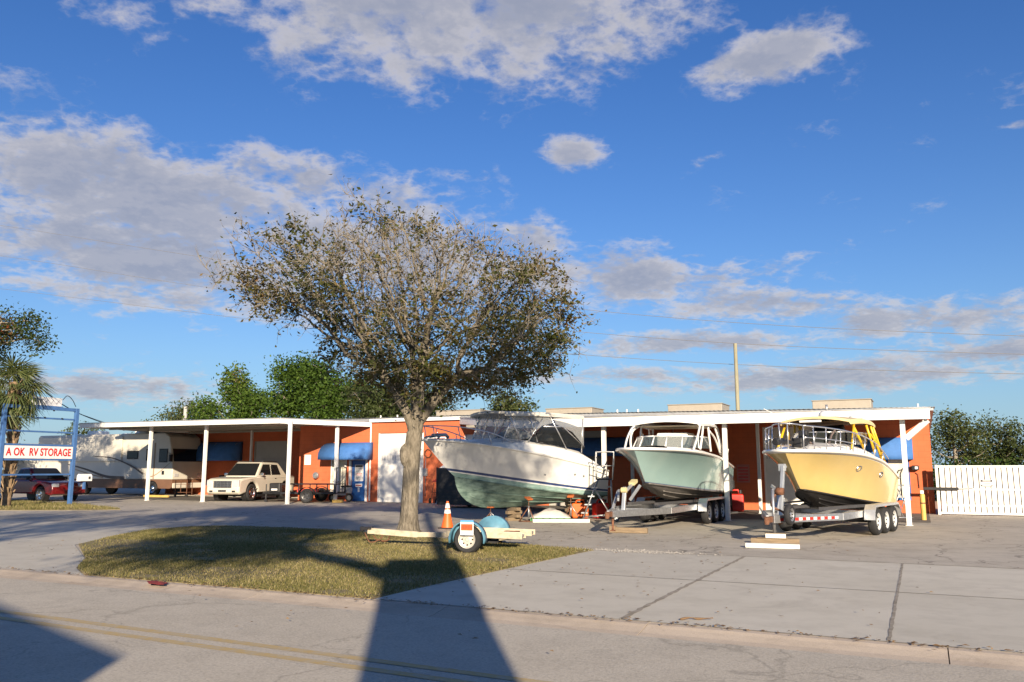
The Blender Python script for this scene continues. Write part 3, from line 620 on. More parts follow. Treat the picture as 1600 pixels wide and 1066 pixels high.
def wood_mesh(name, P, par, r, m, parent, wob=.0, seed=0):
    """tubes along every parent-child edge; rings shared down the thickest child"""
    n = len(par); main = {}
    for i in range(n):
        p = par[i]
        if p >= 0 and (p not in main or r[i] > r[main[p]]): main[p] = i
    g = np.random.default_rng(seed)
    dirv = np.zeros((n, 3))
    for i in range(n):
        d = P[i]-P[par[i]] if par[i] >= 0 else (P[main[i]]-P[i] if i in main else np.array([0, 0, 1.]))
        if i in main: d = d/np.linalg.norm(d)+(P[main[i]]-P[i])/np.linalg.norm(P[main[i]]-P[i])
        dirv[i] = d/(np.linalg.norm(d)+1e-9)
    V = []; F = []; ring = {}; X = {}
    def mk(c, d, rad, k, x0):
        x = x0-d*x0.dot(d); x /= np.linalg.norm(x)+1e-9; y = np.cross(d, x); b = len(V)
        t = np.arange(k)*2*np.pi/k; rr = rad*(1+g.normal(0, wob, k)) if rad > .05 else np.full(k, rad)
        V.extend(c+np.outer(np.cos(t)*rr, x)+np.outer(np.sin(t)*rr, y)); return b, x
    for i in range(n):
        p = par[i]
        if p < 0:
            k = 14; x0 = np.array([1., 0, 0]); ring[i] = (*mk(P[i], dirv[i], r[i], k, x0), k); continue
        k = 14 if r[i] > .09 else 8 if r[i] > .035 else 5 if r[i] > .015 else 3
        if main[p] == i and ring[p][2] == k: b0, x = ring[p][0], ring[p][1]
        else:
            rad = r[p] if main[p] == i else min(r[p]*.9, r[i]*1.25); b0, x = mk(P[p], dirv[i], rad, k, ring[p][1]+np.array([.01, .02, .03]))
        b1, x1 = mk(P[i], dirv[i], r[i], k, x); ring[i] = (b1, x1, k)
        for j in range(k): F.append((b0+j, b0+(j+1) % k, b1+(j+1) % k, b1+j))
    return np_mesh(name, V, F, m, parent, smooth=True)
def leaves_mesh(name, C, size, m, parent, seed, tone, aspect=.5, up=.35):
    g = np.random.default_rng(seed); n = len(C); C = np.asarray(C)
    nr = g.normal(0, 1, (n, 3)); nr[:, 2] = np.abs(nr[:, 2])+up; nr /= np.linalg.norm(nr, axis=1)[:, None]
    t = g.normal(0, 1, (n, 3)); t -= nr*(t*nr).sum(1)[:, None]; t /= np.linalg.norm(t, axis=1)[:, None]; b = np.cross(nr, t)
    s = (size*g.uniform(.6, 1.35, n))[:, None]; w = s*aspect
    V = np.stack([C-t*s*.5, C+b*w*.5-nr*s*.08, C+t*s*.5, C-b*w*.5-nr*s*.08], 1).reshape(-1, 3)
    return np_mesh(name, V, np.arange(4*n).reshape(-1, 4), m, parent, attr=np.clip(tone, 0, 1))
def twigs(P, par, r, tips, g, L0, L1, rad, each):
    """short bare twigs from the given nodes, as thin three-sided spikes"""
    V = []; F = []; ends = []
    for i in tips:
        d = P[i]-P[par[i]]; d /= np.linalg.norm(d)+1e-9
        for _ in range(each):
            v = d*.7+g.normal(0, .55, 3)+np.array([0, 0, .25]); v /= np.linalg.norm(v); l = g.uniform(L0, L1); a = P[i]; mid = a+v*l*.5+g.normal(0, .03, 3); e = a+v*l+g.normal(0, .05, 3)
            x = np.cross(v, [.3, .5, .8]); x /= np.linalg.norm(x); y = np.cross(v, x); b = len(V)
            for c, q in ((a, rad), (mid, rad*.75), (e, rad*.4)):
                for t in (0, 2.094, 4.189): V.append(c+(x*math.cos(t)+y*math.sin(t))*q)
            for s in (0, 3):
                for j in range(3): F.append((b+s+j, b+s+(j+1) % 3, b+s+3+(j+1) % 3, b+s+3+j))
            ends.append((mid+e)/2); ends.append(e)
    return V, F, np.array(ends)
OAKL = leaf_mat('tired_oak_leaves', [(0, (.035, .050, .013)), (.4, (.075, .085, .022)), (.7, (.155, .125, .040)), (1, (.22, .115, .05))], .35)
GREENL = leaf_mat('green_leaves', [(0, (.032, .066, .012)), (.5, (.085, .15, .022)), (.85, (.15, .21, .035)), (1, (.22, .15, .05))], .35)
OLIVEL = leaf_mat('olive_leaves', [(0, (.045, .065, .020)), (.5, (.09, .115, .035)), (.85, (.15, .155, .06)), (1, (.22, .17, .09))], .35)
PALEL = leaf_mat('autumn_leaves', [(0, (.035, .06, .015)), (.4, (.07, .10, .025)), (.62, (.10, .09, .03)), (1, (.26, .055, .02))], .35)

def oak_main():
    g = np.random.default_rng(11); T = Vector((-11.36, 17.5, 0))
    t = thing('oak_tree', 'sparse half-bare oak tree standing on the lawn island in front of the boats', 'tree', T)
    sil = [(-4.75, 6.54), (-4.39, 7.02), (-4.05, 7.84), (-3.44, 7.96), (-2.6, 7.61), (-1.78, 7.84), (-.97, 8.59), (.04, 8.42), (.54, 7.96), (1.38, 7.84), (2.04, 7.44), (2.54, 7.27), (3.36, 6.88), (3.86, 6.59), (4.26, 6.17), (4.5, 5.8), (4.41, 5.01), (4.27, 4.35), (3.67, 3.9), (3.02, 3.61), (2.22, 3.46), (1.74, 3.35), (1.25, 3.35), (.77, 3.06), (-.03, 3.14), (-.68, 3.54), (-1.57, 3.83), (-2.07, 4.19), (-2.41, 4.76), (-2.83, 5.14), (-3.5, 5.47), (-4.4, 5.9)]
    sil = [(a*.895+.04, z if z < 5.2 else 5.2+(z-5.2)*.83) for a, z in sil]
    S = np.array(sil); zz = np.linspace(3.1, 8.6, 56); aa = np.linspace(-5, 5, 400); ext = []
    for z in zz:
        k = inpoly(aa, np.full_like(aa, z), sil); ext.append((aa[k].min(), aa[k].max()) if k.any() else (0, .01))
    A = []; CC = []; tries = 0
    def inside(a, z, D):
        if not inpoly(np.array([a]), np.array([z]), sil)[0]: return False
        i = int(np.clip((z-3.1)/.1, 0, 55)); lo, hi = ext[i]; c, h = (lo+hi)/2, (hi-lo)/2+.05
        return abs(D) < math.sqrt(max(0., 1-((a-c)/h)**2))*min(h, 3.6)*.9 and not (z < 4.3 and math.hypot(a, D) < (4.3-z)*.7+.15)
    while len(CC) < 125 and tries < 40000:                       # leaf clumps kept apart, so that sky shows between them
        tries += 1; a, z, D = g.uniform(-4.8, 4.6), g.uniform(3.05, 8.6), g.uniform(-3.6, 3.6)
        if inside(a, z, D) and all((a-p[0])**2+(D-p[1])**2+(z-p[2])**2 > .85**2 for p in CC): CC.append((a, D, z))
    CC += [(-4.15, -.3, 6.2), (-3.8, 0, 5.95), (-3.3, .2, 5.7), (-.9, .2, 7.9), (.2, -.4, 7.7), (3.8, 0, 5.3), (3.3, .3, 4.1), (2.6, -.4, 3.75), (-.5, -.6, 3.9), (.6, -.9, 3.9), (1.2, .2, 3.7), (-1.2, .3, 4.2)]
    for (a, D, z) in CC:
        s_ = g.uniform(.20, .36)
        for _ in range(int(g.uniform(16, 34))): A.append((a+g.normal(0, s_*1.25), D+g.normal(0, s_*1.25), z+g.normal(0, s_*.75)))
    while len(A) < 4000:                                          # thin, mostly bare filler
        a, z, D = g.uniform(-4.6, 4.5), g.uniform(3.4, 8.5), g.uniform(-3.4, 3.4)
        if inside(a, z, D) and (abs(a-.8) < 2.6 and z > 5 or g.random() < .25): A.append((a, D, z))
    A = np.array(A); rt = np.array([.899, .438]); dp = np.array([-.438, .899])
    W = np.stack([A[:, 0]*rt[0]+A[:, 1]*dp[0], A[:, 0]*rt[1]+A[:, 1]*dp[1], A[:, 2]], 1)
    def loc(a, d, z): return (a*rt[0]+d*dp[0], a*rt[1]+d*dp[1], z)
    pos = []; par = []
    trunk = [(0, 0, 0), (.0, 0, .12), (.01, .0, .35), (.02, .01, .7), (.03, .02, 1.1), (.04, .02, 1.5), (.06, .02, 1.9), (.08, .02, 2.2), (.10, .02, 2.45)]
    for i, p in enumerate(trunk): pos.append(loc(*p)); par.append(i-1)
    k0 = len(trunk)-1
    for limb in ([(.02, -.05, 2.7), (-.10, -.10, 3.0), (-.30, -.15, 3.35), (-.52, -.2, 3.7), (-.75, -.3, 4.05)], [(.22, .05, 2.75), (.42, .05, 3.05), (.68, .0, 3.4), (.95, -.05, 3.7), (1.25, -.1, 3.95)],
                 [(.12, .2, 2.8), (.05, .45, 3.2), (.0, .75, 3.6), (-.05, 1.05, 4.0)], [(.14, -.1, 2.85), (.25, -.3, 3.3), (.3, -.5, 3.8), (.35, -.6, 4.3)]):
        p = k0
        for q in limb: pos.append(loc(*q)); par.append(p); p = len(pos)-1
    P, par = colonize(W, pos, par, .17, 1.5, .26, 150, 5, .03)
    r = radii(par, .0085, 2.35, .235)
    for i in range(len(trunk)): r[i] = [.40, .285, .235, .215, .208, .202, .20, .205, .205][i]
    wood_mesh('trunk', P, par, r, BARK, t, .035, 2)
    # old pruning knot on the left of the trunk
    k = MB(); c = Vector(loc(-.10, -.06, 1.90)); rows = []
    for i in range(9):
        th = math.pi*i/8; rows.append([(c.x+.155*math.sin(th)**1.4*math.cos(f)*(1+.16*math.sin(3*f+i*1.3)), c.y+.15*math.sin(th)**1.4*math.sin(f)*(1+.12*math.sin(2*f+i)), c.z+.30*math.cos(th)+.03*math.sin(f*2)) for f in [2*math.pi*j/12 for j in range(12)]])
    k.grid(rows, closed=True); k.build('knot', BARK, t, smooth=True)
    nk = np.bincount(par[par >= 0], minlength=len(par)); tips = np.where(nk == 0)[0]; fine = np.where((r < .022))[0]
    a = P[:, 0]*rt[0]+P[:, 1]*rt[1]; z = P[:, 2]; D = P[:, 0]*dp[0]+P[:, 1]*dp[1]
    V, F, ends = twigs(P, par, r, np.concatenate([tips, g.choice(fine, 2600)]), g, .18, .52, .0068, 2)
    np_mesh('twigs', V, F, BARKG, t, smooth=True)
    # foliage density: thick low and at the sides, thin in the dead upper middle
    src = np.concatenate([P[fine], ends]); sa = src[:, 0]*rt[0]+src[:, 1]*rt[1]; sz = src[:, 2]
    dead = np.exp(-(((sa-1.0)/2.1)**2+((sz-6.7)/1.25)**2))*.95+np.exp(-(((sa+1.3)/1.2)**2+((sz-7.0)/1.0)**2))*.7
    CW = np.array([(p[0]*rt[0]+p[1]*dp[0], p[0]*rt[1]+p[1]*dp[1], p[2]) for p in CC]); cw = g.uniform(.15, 1., len(CC)); cw[-12:] = 1
    dc = np.linalg.norm((src[:, None]-CW[None])*np.array([1, 1, 1.35]), axis=2); clump = (np.exp(-(dc/.42)**2)*cw[None]).max(1)
    prob = np.clip(1.0-dead, .06, 1)*(.03+1.1*clump); prob *= np.where(sz < 5.0, 1.4, 1)
    N = 25000; C = src[g.choice(len(src), N, p=prob/prob.sum())]+g.normal(0, .085, (N, 3))
    clt = .5+.5*np.sin(C[:, 0]*1.3)*np.sin(C[:, 2]*1.7+C[:, 1])
    leaves_mesh('crown', C, .112, OAKL, t, 3, g.beta(2, 2.4, N)*.75+.3*clt, .5)
    return t
oak_main()

def bg_tree(name, label, loc, blobs, n_att, n_leaf, size, m, seed, trunk_h, base_r, group=None, bark=BARKG, step=.32, tone=.0, hollow=.35, tone_blob=None, infl=2.6, kill=.45):
    g = np.random.default_rng(seed); t = thing(name, label, 'tree', loc, group=group); A = []; B = []
    vol = np.array([b[3]*b[4]*b[5] for b in blobs]); vol = vol/vol.sum()
    for k, b in enumerate(blobs):
        q = int(n_att*vol[k])+8; v = g.normal(0, 1, (q, 3)); v /= np.linalg.norm(v, axis=1)[:, None]; rr = (hollow+(1-hollow)*g.random(q))**(.6)
        A.append(np.array(b[:3])+v*rr[:, None]*np.array(b[3:6])*(1+g.normal(0, .08, (q, 1)))); B += [k]*q
    A = np.concatenate(A); B = np.array(B)
    k = max(3, int(trunk_h/step)); pos = [(0, 0, i*trunk_h/k) for i in range(k+1)]; c = A.mean(0)
    lean = 0. if name == 'street_oak' else .25; pos = [(c[0]*lean*(i/k)**2, c[1]*lean*(i/k)**2, p[2]) for i, p in enumerate(pos)]; par = list(range(-1, k))
    P, par = colonize(A, pos, par, step, infl, kill, 120, seed, .05)
    r = radii(par, .012, 2.4, base_r)
    wood_mesh('trunk', P, par, r, bark, t, .03, seed)
    fine = np.where(r < .04)[0]; src = np.concatenate([P[fine], A, A]); 
    N = n_leaf; C = src[g.integers(0, len(src), N)]+g.normal(0, size*1.5, (N, 3))
    tn = g.beta(2, 2.4, N)*.75+tone
    if tone_blob:
        for (bx, by, bz, rad, add) in tone_blob: tn = tn+add*np.exp(-(((C-np.array([bx, by, bz]))/rad)**2).sum(1))
    leaves_mesh('crown', C, size, m, t, seed+1, tn, .6)
    return t
rb = random.Random(21)
def blobs_for(cx, cz, w, h, n, dw, seed):
    q = random.Random(seed); out = []
    for i in range(n):
        a = q.uniform(-1, 1); zz = q.uniform(-1, 1)*math.sqrt(max(0, 1-a*a)); s = q.uniform(.22, .40) if n < 20 else q.uniform(.15, .30)
        out.append((cx+a*w*.72, q.uniform(-1, 1)*dw*.6, cz+zz*h*.72, s*w, s*dw, s*h*1.0))
    return out
# trees behind the building (left to right in the picture)
bg_tree('oak_tree', 'olive green feathery tree rising behind the left end of the canopy', (-68, 60, 0), blobs_for(0, 5.2, 6.6, 3.5, 11, 3, 3), 900, 9000, .26, OLIVEL, 31, 2.4, .3, tone=.15)
bg_tree('oak_tree', 'bright green leafy tree left of the oak trunk behind the roof', (-48.3, 49.5, 0), blobs_for(0, 5.8, 3.4, 2.9, 22, 3, 5)+[(-.6, 0, 8.2, 1.0, 1, 1.3), (-3.6, 0, 6.3, .9, .9, .8)], 1000, 14000, .24, GREENL, 33, 2.2, .3, tone=.12, tone_blob=[(-.4, 0, 9, 1.2, .35)])
bg_tree('oak_tree', 'tall dark green leafy tree directly behind the oak on the island', (-41.2, 50, 0), blobs_for(0.8, 6.9, 5.0, 3.9, 30, 3.2, 8), 1500, 24000, .24, GREENL, 35, 2.6, .35, tone=.0)
bg_tree('oak_tree', 'shaded green tree whose crown shows behind the oak trunk fork', (-31.6, 48, 0), blobs_for(0, 5.6, 4.2, 2.9, 12, 3, 12), 900, 12000, .24, OLIVEL, 37, 2.4, .3, tone=-.1)
bg_tree('oak_tree', 'small pale tree top showing above the hardtop of the white boat', (-27.5, 58, 0), blobs_for(0, 5.6, 3.0, 2.2, 7, 2.4, 14), 600, 5000, .24, OLIVEL, 39, 2.6, .25, tone=.15)
bg_tree('oak_tree', 'far small tree top seen through the upper bars of the sign frame', (-88, 66, 0), blobs_for(0, 4.2, 3.0, 2.4, 9, 3, 91), 500, 4500, .28, OLIVEL, 91, 1.8, .25, tone=.05)
bg_tree('oak_tree', 'far low green tree between the sign frame and the left canopy end', (-80, 70, 0), blobs_for(0, 3.4, 4.2, 2.0, 10, 3, 93), 500, 5500, .28, GREENL, 93, 1.5, .25, tone=-.05)
bg_tree('oak_tree', 'dim green tree line behind the palm trunk at the left edge', (-101, 63, 0), blobs_for(0, 3.2, 6.5, 2.2, 12, 3, 95), 600, 7000, .3, OLIVEL, 95, 1.5, .25, tone=-.05)
# right-hand thicket beyond the gate
bg_tree('oak_tree', 'grey green open-crowned tree next to the end of the building', (1.7, 48.5, 0), blobs_for(0, 2.75, 1.9, 1.75, 13, 1.5, 17), 700, 4600, .15, OLIVEL, 41, 1.2, .14, tone=.1, hollow=.55)
bg_tree('oak_tree', 'grey green tree in the middle above the white gate', (3.75, 50, 0), blobs_for(0, 2.6, 2.0, 1.75, 13, 1.5, 19), 700, 4800, .15, OLIVEL, 43, 1.2, .14, tone=.06, hollow=.55)
bg_tree('oak_tree', 'dark tree at the right edge of the picture behind the gate', (5.9, 49, 0), blobs_for(0, 2.65, 2.1, 1.8, 13, 1.5, 23), 700, 5200, .15, OLIVEL, 45, 1.2, .14, tone=-.04, hollow=.5)
bg_tree('hedge_shrub', 'dense low dark shrub belt right behind the slatted gate', (3.6, 47.0, 0), [(x, q, .9, .9, .8, 1.0) for x, q in ((-3.0, 0), (-2.0, .3), (-1, 0), (0, .2), (1, 0), (2, .3), (3, 0), (4, .2))], 600, 7000, .18, GREENL, 47, .5, .1, tone=-.2)['category'] = 'shrub'
# oak at the left edge
bg_tree('oak_tree', 'oak crown with a rust red clump at the left edge above the palm', (-40.6, 23.6, 0), [(-1.0, .5, 8.0, 2.2, 2.2, 1.6), (-3, 0, 9.2, 2.2, 2.2, 1.8), (.8, 0.4, 8.0, 1.2, 1.2, 1.2), (2.6, 1.6, 7.95, .85, .9, .95), (1.9, 1.2, 8.5, .8, .8, .85), (-4, .5, 7.4, 2.2, 2, 1.6), (-1.4, -.5, 9.6, 1.2, 1.2, .9)], 1100, 27000, .15, PALEL, 51, 5.6, .3, tone=-.16, tone_blob=[(1.6, 1.0, 8.2, .8, .62)])
# street oaks unseen behind and beside the camera, crowns shaped to throw shade over the lawn, the lot and the left-hand vehicles
mv = lambda bl, dx, dy: [(b[0]+dx, b[1]+dy, *b[2:]) for b in bl]
bg_tree('street_oak', 'street oak behind the photographer, shading the lawn island', (6.5, -8.9, 0), mv(blobs_for(-.2, 10.3, 4.2, 2.6, 13, 3.8, 61), -3.1, -2.1)+[(1.45, .9, 12.2, 1.15, 1.1, .75), (2.2, 1.4, 12.6, 1.1, 1.0, .7), (1.2, .4, 12.9, .8, .8, .5)], 1100, 12500, .22, OLIVEL, 61, 6.5, .2)
bg_tree('street_oak', 'second street oak behind the photographer, shading the left driveway', (-3.6, -12.2, 0), blobs_for(-.6, 10.2, 4.2, 2.8, 9, 3.6, 67), 700, 3600, .22, OLIVEL, 63, 6.5, .2)
bg_tree('street_oak', 'third street oak behind the photographer, shading the asphalt before the canopy', (4.3, -5.5, 0), mv(blobs_for(0, 11.7, 3.6, 1.7, 14, 3.2, 73), -4.5, -2.9), 1000, 10000, .22, OLIVEL, 67, 11.2, .15)
bg_tree('street_oak', 'roadside oak just outside the picture on the left, shading the red pickup', (-28.6, 10.6, 0), blobs_for(-.3, 6.9, 2.6, 1.9, 10, 2.6, 71)+blobs_for(-.6, 10.6, 2.8, 1.6, 10, 2.6, 79), 1100, 19000, .2, OLIVEL, 65, 3.6, .25)

# ------------------------------------------------------------------ palms
PALML = leaf_mat('palm_fronds', [(0, (.06, .085, .025)), (.5, (.11, .14, .045)), (.9, (.17, .185, .075)), (1, (.26, .20, .10))], .3)
PALMT = mat('palm_boots', (.24, .165, .095), .95, var=.45, scale=6, bump=.6)
def fan_frond(L, W, n, g, droop):
    """costapalmate leaf: stem along +x, folded leaflets fanning at its end, drooping tips"""
    V = []; F = []; tone = []
    def quad(a, b, c, d): 
        k = len(V); V.extend([a, b, c, d]); F.append((k, k+1, k+2, k+3)); tone.append(g.uniform(.2, .95))
    s = .028
    for i in range(4):
        x0, x1 = L*i/4, L*(i+1)/4; z0, z1 = -.10*(x0/L)**2*L*droop, -.10*(x1/L)**2*L*droop
        quad((x0, -s, z0), (x1, -s*.8, z1), (x1, s*.8, z1), (x0, s, z0))
    for i in range(n):
        a = (i/(n-1)-.5)*math.pi*1.55+g.normal(0, .04); l = W*(.72+.28*math.cos(a*.7))*g.uniform(.85, 1.1); ox = L+.22*W*math.cos(a*.5)-.15*W
        d = np.array([math.cos(a), math.sin(a)]); p = np.array([-d[1], d[0]]); w = .032*W/.9
        def pt(t, side): 
            q = d*l*t+p*side; return (ox+q[0], q[1], -.10*L*droop-droop*.55*l*t**2.2-abs(d[1])*.12*l*t+.05*math.sin(i*2.1))
        quad(pt(.0, -w*.5), pt(.5, -w), pt(.5, w), pt(0, w*.5)); quad(pt(.5, -w), pt(1, -w*.12), pt(1, w*.12), pt(.5, w))
    return np.array(V), np.array(F), tone
def cabbage_palm(loc, h, label):
    g = np.random.default_rng(71); t = thing('cabbage_palm', label, 'palm', loc)
    k = MB(); rows = []
    for i in range(15):
        z = h*i/14; rows.append([((.17+.03*math.sin(i*1.9))*math.cos(a)+.08*math.sin(z*.8), (.17+.03*math.cos(i*1.3))*math.sin(a), z) for a in [2*math.pi*j/12 for j in range(12)]])
    k.grid(rows, closed=True); k.build('trunk', PALMT, t, smooth=True)
    bt = MB()
    for i in range(120):
        a = i*2.4; z = .3+(h-.4)*i/120; c, s = math.cos(a), math.sin(a); ox = .08*math.sin(z*.8); o_ = g.uniform(.10, .2); l = g.uniform(.28, .46)
        p0 = Vector((ox+.15*c, .15*s, z)); p1 = p0+Vector((o_*c, o_*s, l)); sd_ = Vector((-s, c, 0))
        bt.add([p0-sd_*.06, p0+sd_*.06, p1+sd_*.035, p1-sd_*.035, p0-sd_*.05-Vector((c, s, 0))*.06, p0+sd_*.05-Vector((c, s, 0))*.06, p1+sd_*.02-Vector((c, s, 0))*.05, p1-sd_*.02-Vector((c, s, 0))*.05], [(0, 1, 2, 3), (7, 6, 5, 4), (0, 4, 5, 1), (1, 5, 6, 2), (2, 6, 7, 3), (3, 7, 4, 0)])
    bt.build('leaf_bases', PALMT, t)
    base = [fan_frond(.85, .95, 26, g, dr) for dr in (.8, 1.3, 1.9)]
    meshes = []
    for V, F, tn in base:
        o = np_mesh('frond', V, F, PALML, None, attr=tn); meshes.append(o.data); bpy.data.objects.remove(o)
    for i in range(40):
        o = bpy.data.objects.new('frond', meshes[0 if i < 12 else 1 if i < 28 else 2]); link(o, t)
        el = R(70-i*3.2)+g.normal(0, .08); o.location = (.08*math.sin(h*.8), 0, h-.02-.012*i); o.rotation_euler = (g.normal(0, .25), -el, i*2.399+g.normal(0, .2)); q = g.uniform(.68, .95); o.scale = (q, q, q)
    return t
cabbage_palm((-33.95, 22.0, 0), 5.2, 'cabbage palm with shaggy trunk behind the blue sign frame')
def feather_palm(loc, h, label, seed, L=2.4, n=16):
    g = np.random.default_rng(seed); t = thing('feather_palm', label, 'palm', loc)
    k = MB(); k.tube([(0, 0, 0), (.05, 0, h*.5), (.0, .03, h)], [.14, .11, .09], 10); k.build('trunk', PALMT, t, smooth=True)
    V = []; F = []; tn = []
    for i in range(n):
        az = i*2.399; e0 = R(75-i*70/n)+g.normal(0, .1); l = L*g.uniform(.8, 1.1); c, s = math.cos(az), math.sin(az); pts = []
        x = z = 0.; e = e0
        for j in range(9):
            pts.append((x, z)); x += math.cos(e)*l/8; z += math.sin(e)*l/8; e -= .24+.05*j*.4
        for j in range(8):
            for m_ in range(3):
                f = m_/3; px = pts[j][0]*(1-f)+pts[j+1][0]*f; pz = pts[j][1]*(1-f)+pts[j+1][1]*f; w = l*.26*math.sin(math.pi*min(1, (j+f+.8)/9))+.05
                for sd_ in (-1, 1):
                    b = len(V); dx, dy, dz = .35*w, sd_*w, -.35*w
                    for (ax, ay, az_) in ((px, 0, pz), (px+.05, 0, pz), (px+dx+.03, dy, pz+dz), (px+dx, dy, pz+dz)): V.append((ax*c-ay*s, ax*s+ay*c, az_+h))
                    F.append((b, b+1, b+2, b+3)); tn.append(g.uniform(.1, .95))
    np_mesh('crown', V, F, PALML, t, attr=tn)
    return t
feather_palm((2.3, 45.2, 0), 1.1, 'arching feather palm behind the left half of the gate', 81, 1.7)
feather_palm((3.2, 44.2, 0), .8, 'yellowish feather palm in the middle behind the gate', 83, 1.4)
feather_palm((4.5, 45, 0), 1.0, 'feather palm near the right edge behind the gate', 85, 1.6)
# ------------------------------------------------------------------ boats
def hullgrime(name, c, c2, sc=2.5):
    return mat(name, c, .55, var=.1, scale=sc, c2=c2, detail=9, bump=.08, stretch=(.5, 1, 1.6), spec=.35)
GEL = mat('white_gelcoat', (.80, .79, .75), .22, var=.03, scale=1.5, coat=.4)
GELO = mat('old_white_gelcoat', (.74, .73, .69), .35, var=.05, scale=1.3, dirt=.10)
GREENB = hullgrime('algae_bottom_paint', (.22, .31, .26), (.05, .095, .08), 5.5)
AQUA = hullgrime('faded_aqua_band', (.36, .50, .45), (.12, .22, .20), 4)
NAVY = mat('navy_stripe', (.035, .06, .16), .35, var=.2, scale=5)
MINT = mat('mint_gelcoat', (.27, .40, .385), .22, var=.04, scale=1, coat=.4)
GREYB = mat('grey_bottom_paint', (.16, .15, .14), .7, var=.2, scale=3)
YELG = mat('yellow_gelcoat', (.61, .455, .17), .25, var=.05, scale=1, coat=.4)
YELP = mat('yellow_tube_paint', (.72, .43, .02), .35, var=.06)
BLKB = mat('black_bottom_paint', (.018, .017, .018), .6, var=.4, scale=4)
CLEAR = glass('clear_vinyl', (.5, .52, .52), .22, .12)
TINT = glass('tinted_glass', (.012, .014, .016), .9, .04)
SCREEN = glass('windscreen_glass', (.10, .13, .13), .55, .05)
def rail_curve(pts, n=40):
    """Catmull-Rom through points"""
    P = [Vector(p) for p in pts]; P = [P[0]*2-P[1]]+P+[P[-1]*2-P[-2]]; out = []; m = len(P)-3
    for i in range(n+1):
        u = i/n*m; k = min(int(u), m-1); t = u-k; a, b, c, d = P[k:k+4]
        out.append(.5*((2*b)+(c-a)*t+(2*a-5*b+4*c-d)*t*t+(3*b-a-3*c+d)*t**3))
    return out
class Hull:
    def __init__(s, **k): s.__dict__.update(k)
    def keel(s, t): return Vector((t*s.xk, 0, s.zk0+(s.zk1-s.zk0)*t**s.pk))
    def chine(s, t): return Vector((t*s.xc, s.bc*(1-t**2.1)**.85, s.zc0+(s.zc1-s.zc0)*t**s.pc))
    def sheer(s, t):
        q = 1-(1-t)**s.ps; return Vector((t*s.L, s.bs*(.90+.10*min(1, t*2.5))*(1-t**s.fl)**s.fe, s.zs0+(s.zs1-s.zs0)*q))
    def top(s, v, t):
        a, b = s.chine(t), s.sheer(t); f = 1+s.flare*t**1.5
        return Vector((t*(s.xc+(s.L-s.xc)*v**.9), a.y+(b.y-a.y)*v**f, a.z+(b.z-a.z)*v))
    def build(s, parent, bottom, bands, deck, n=30, nv=10, crown=.1, rail=None, rub=.035):
        ts = [1-(1-i/n)**1.25 for i in range(n+1)]
        b = MB()
        for sg in (1, -1):
            rows = []
            for j in range(5):
                w = j/4; rows.append([(p.x, p.y*sg, p.z) for p in [s.keel(t).lerp(s.chine(t), w)+Vector((0, 0, -.05*math.sin(math.pi*w)*s.bc)) for t in ts]])
            b.grid(rows)
        K, C = s.keel(0), s.chine(0); b.add([(0, 0, K.z), (0, C.y, C.z), (0, -C.y, C.z)], [(0, 1, 2)])
        bo = b.build('hull_bottom', bottom, parent, smooth=50)
        st = MB()                                                # lifting strakes
        for sg in (1, -1):
            for w in (.35, .66): st.tube([(p.x, p.y*sg, p.z-.05*math.sin(math.pi*w)*s.bc-.006) for p in [s.keel(t).lerp(s.chine(t), w) for t in ts[2:-5]]], .018, 5)
            st.tube([(p.x, p.y*sg, p.z-.01) for p in [s.chine(t) for t in ts[:-1]]], .025, 5)
        st.build('strake', bottom, bo, smooth=True)
        for (v0, v1, nm, m) in bands:
            b = MB(); k = max(2, int(nv*(v1-v0)+1))
            for sg in (1, -1): b.grid([[(q.x, q.y*sg, q.z) for q in [s.top(v0+(v1-v0)*j/k, t) for t in ts]] for j in range(k+1)])
            P = [s.top(v0+(v1-v0)*j/k, 0) for j in range(k+1)]
            b.grid([[(0, -p.y, p.z) for p in P], [(0, p.y, p.z) for p in P]])
            b.build(nm, m, parent, smooth=45)
        d = MB(); rows = []
        for t in ts:
            e = s.sheer(t); rows.append([(e.x, e.y*w, e.z+crown*(1-w*w)*min(1, (1-t)*5)) for w in (-1, -.75, -.4, 0, .4, .75, 1)])
        d.grid(rows); d.build('deck', deck, parent, smooth=40)
        r = MB(); pts = [s.sheer(t) for t in ts]; r.tube([(p.x, -p.y-.01, p.z) for p in pts]+[(p.x+.02, p.y+.01, p.z) for p in reversed(pts[:-1])], rub, 7); r.build('rub_rail', rail or deck, parent, smooth=True)
def face(dirx, diry): return math.atan2(diry, dirx)
def pane(parent, pts, m, name='pane', th=.008):
    b = MB(); b.add(pts, [tuple(range(len(pts)))]); return b.build(name, m, parent, solid=th, fix=False)
def tubes(parent, name, lists, r, m, n=7):
    """each tube is its own part"""
    for pts in lists: MB().tube(pts, r, n).build(name, m, parent, smooth=True)
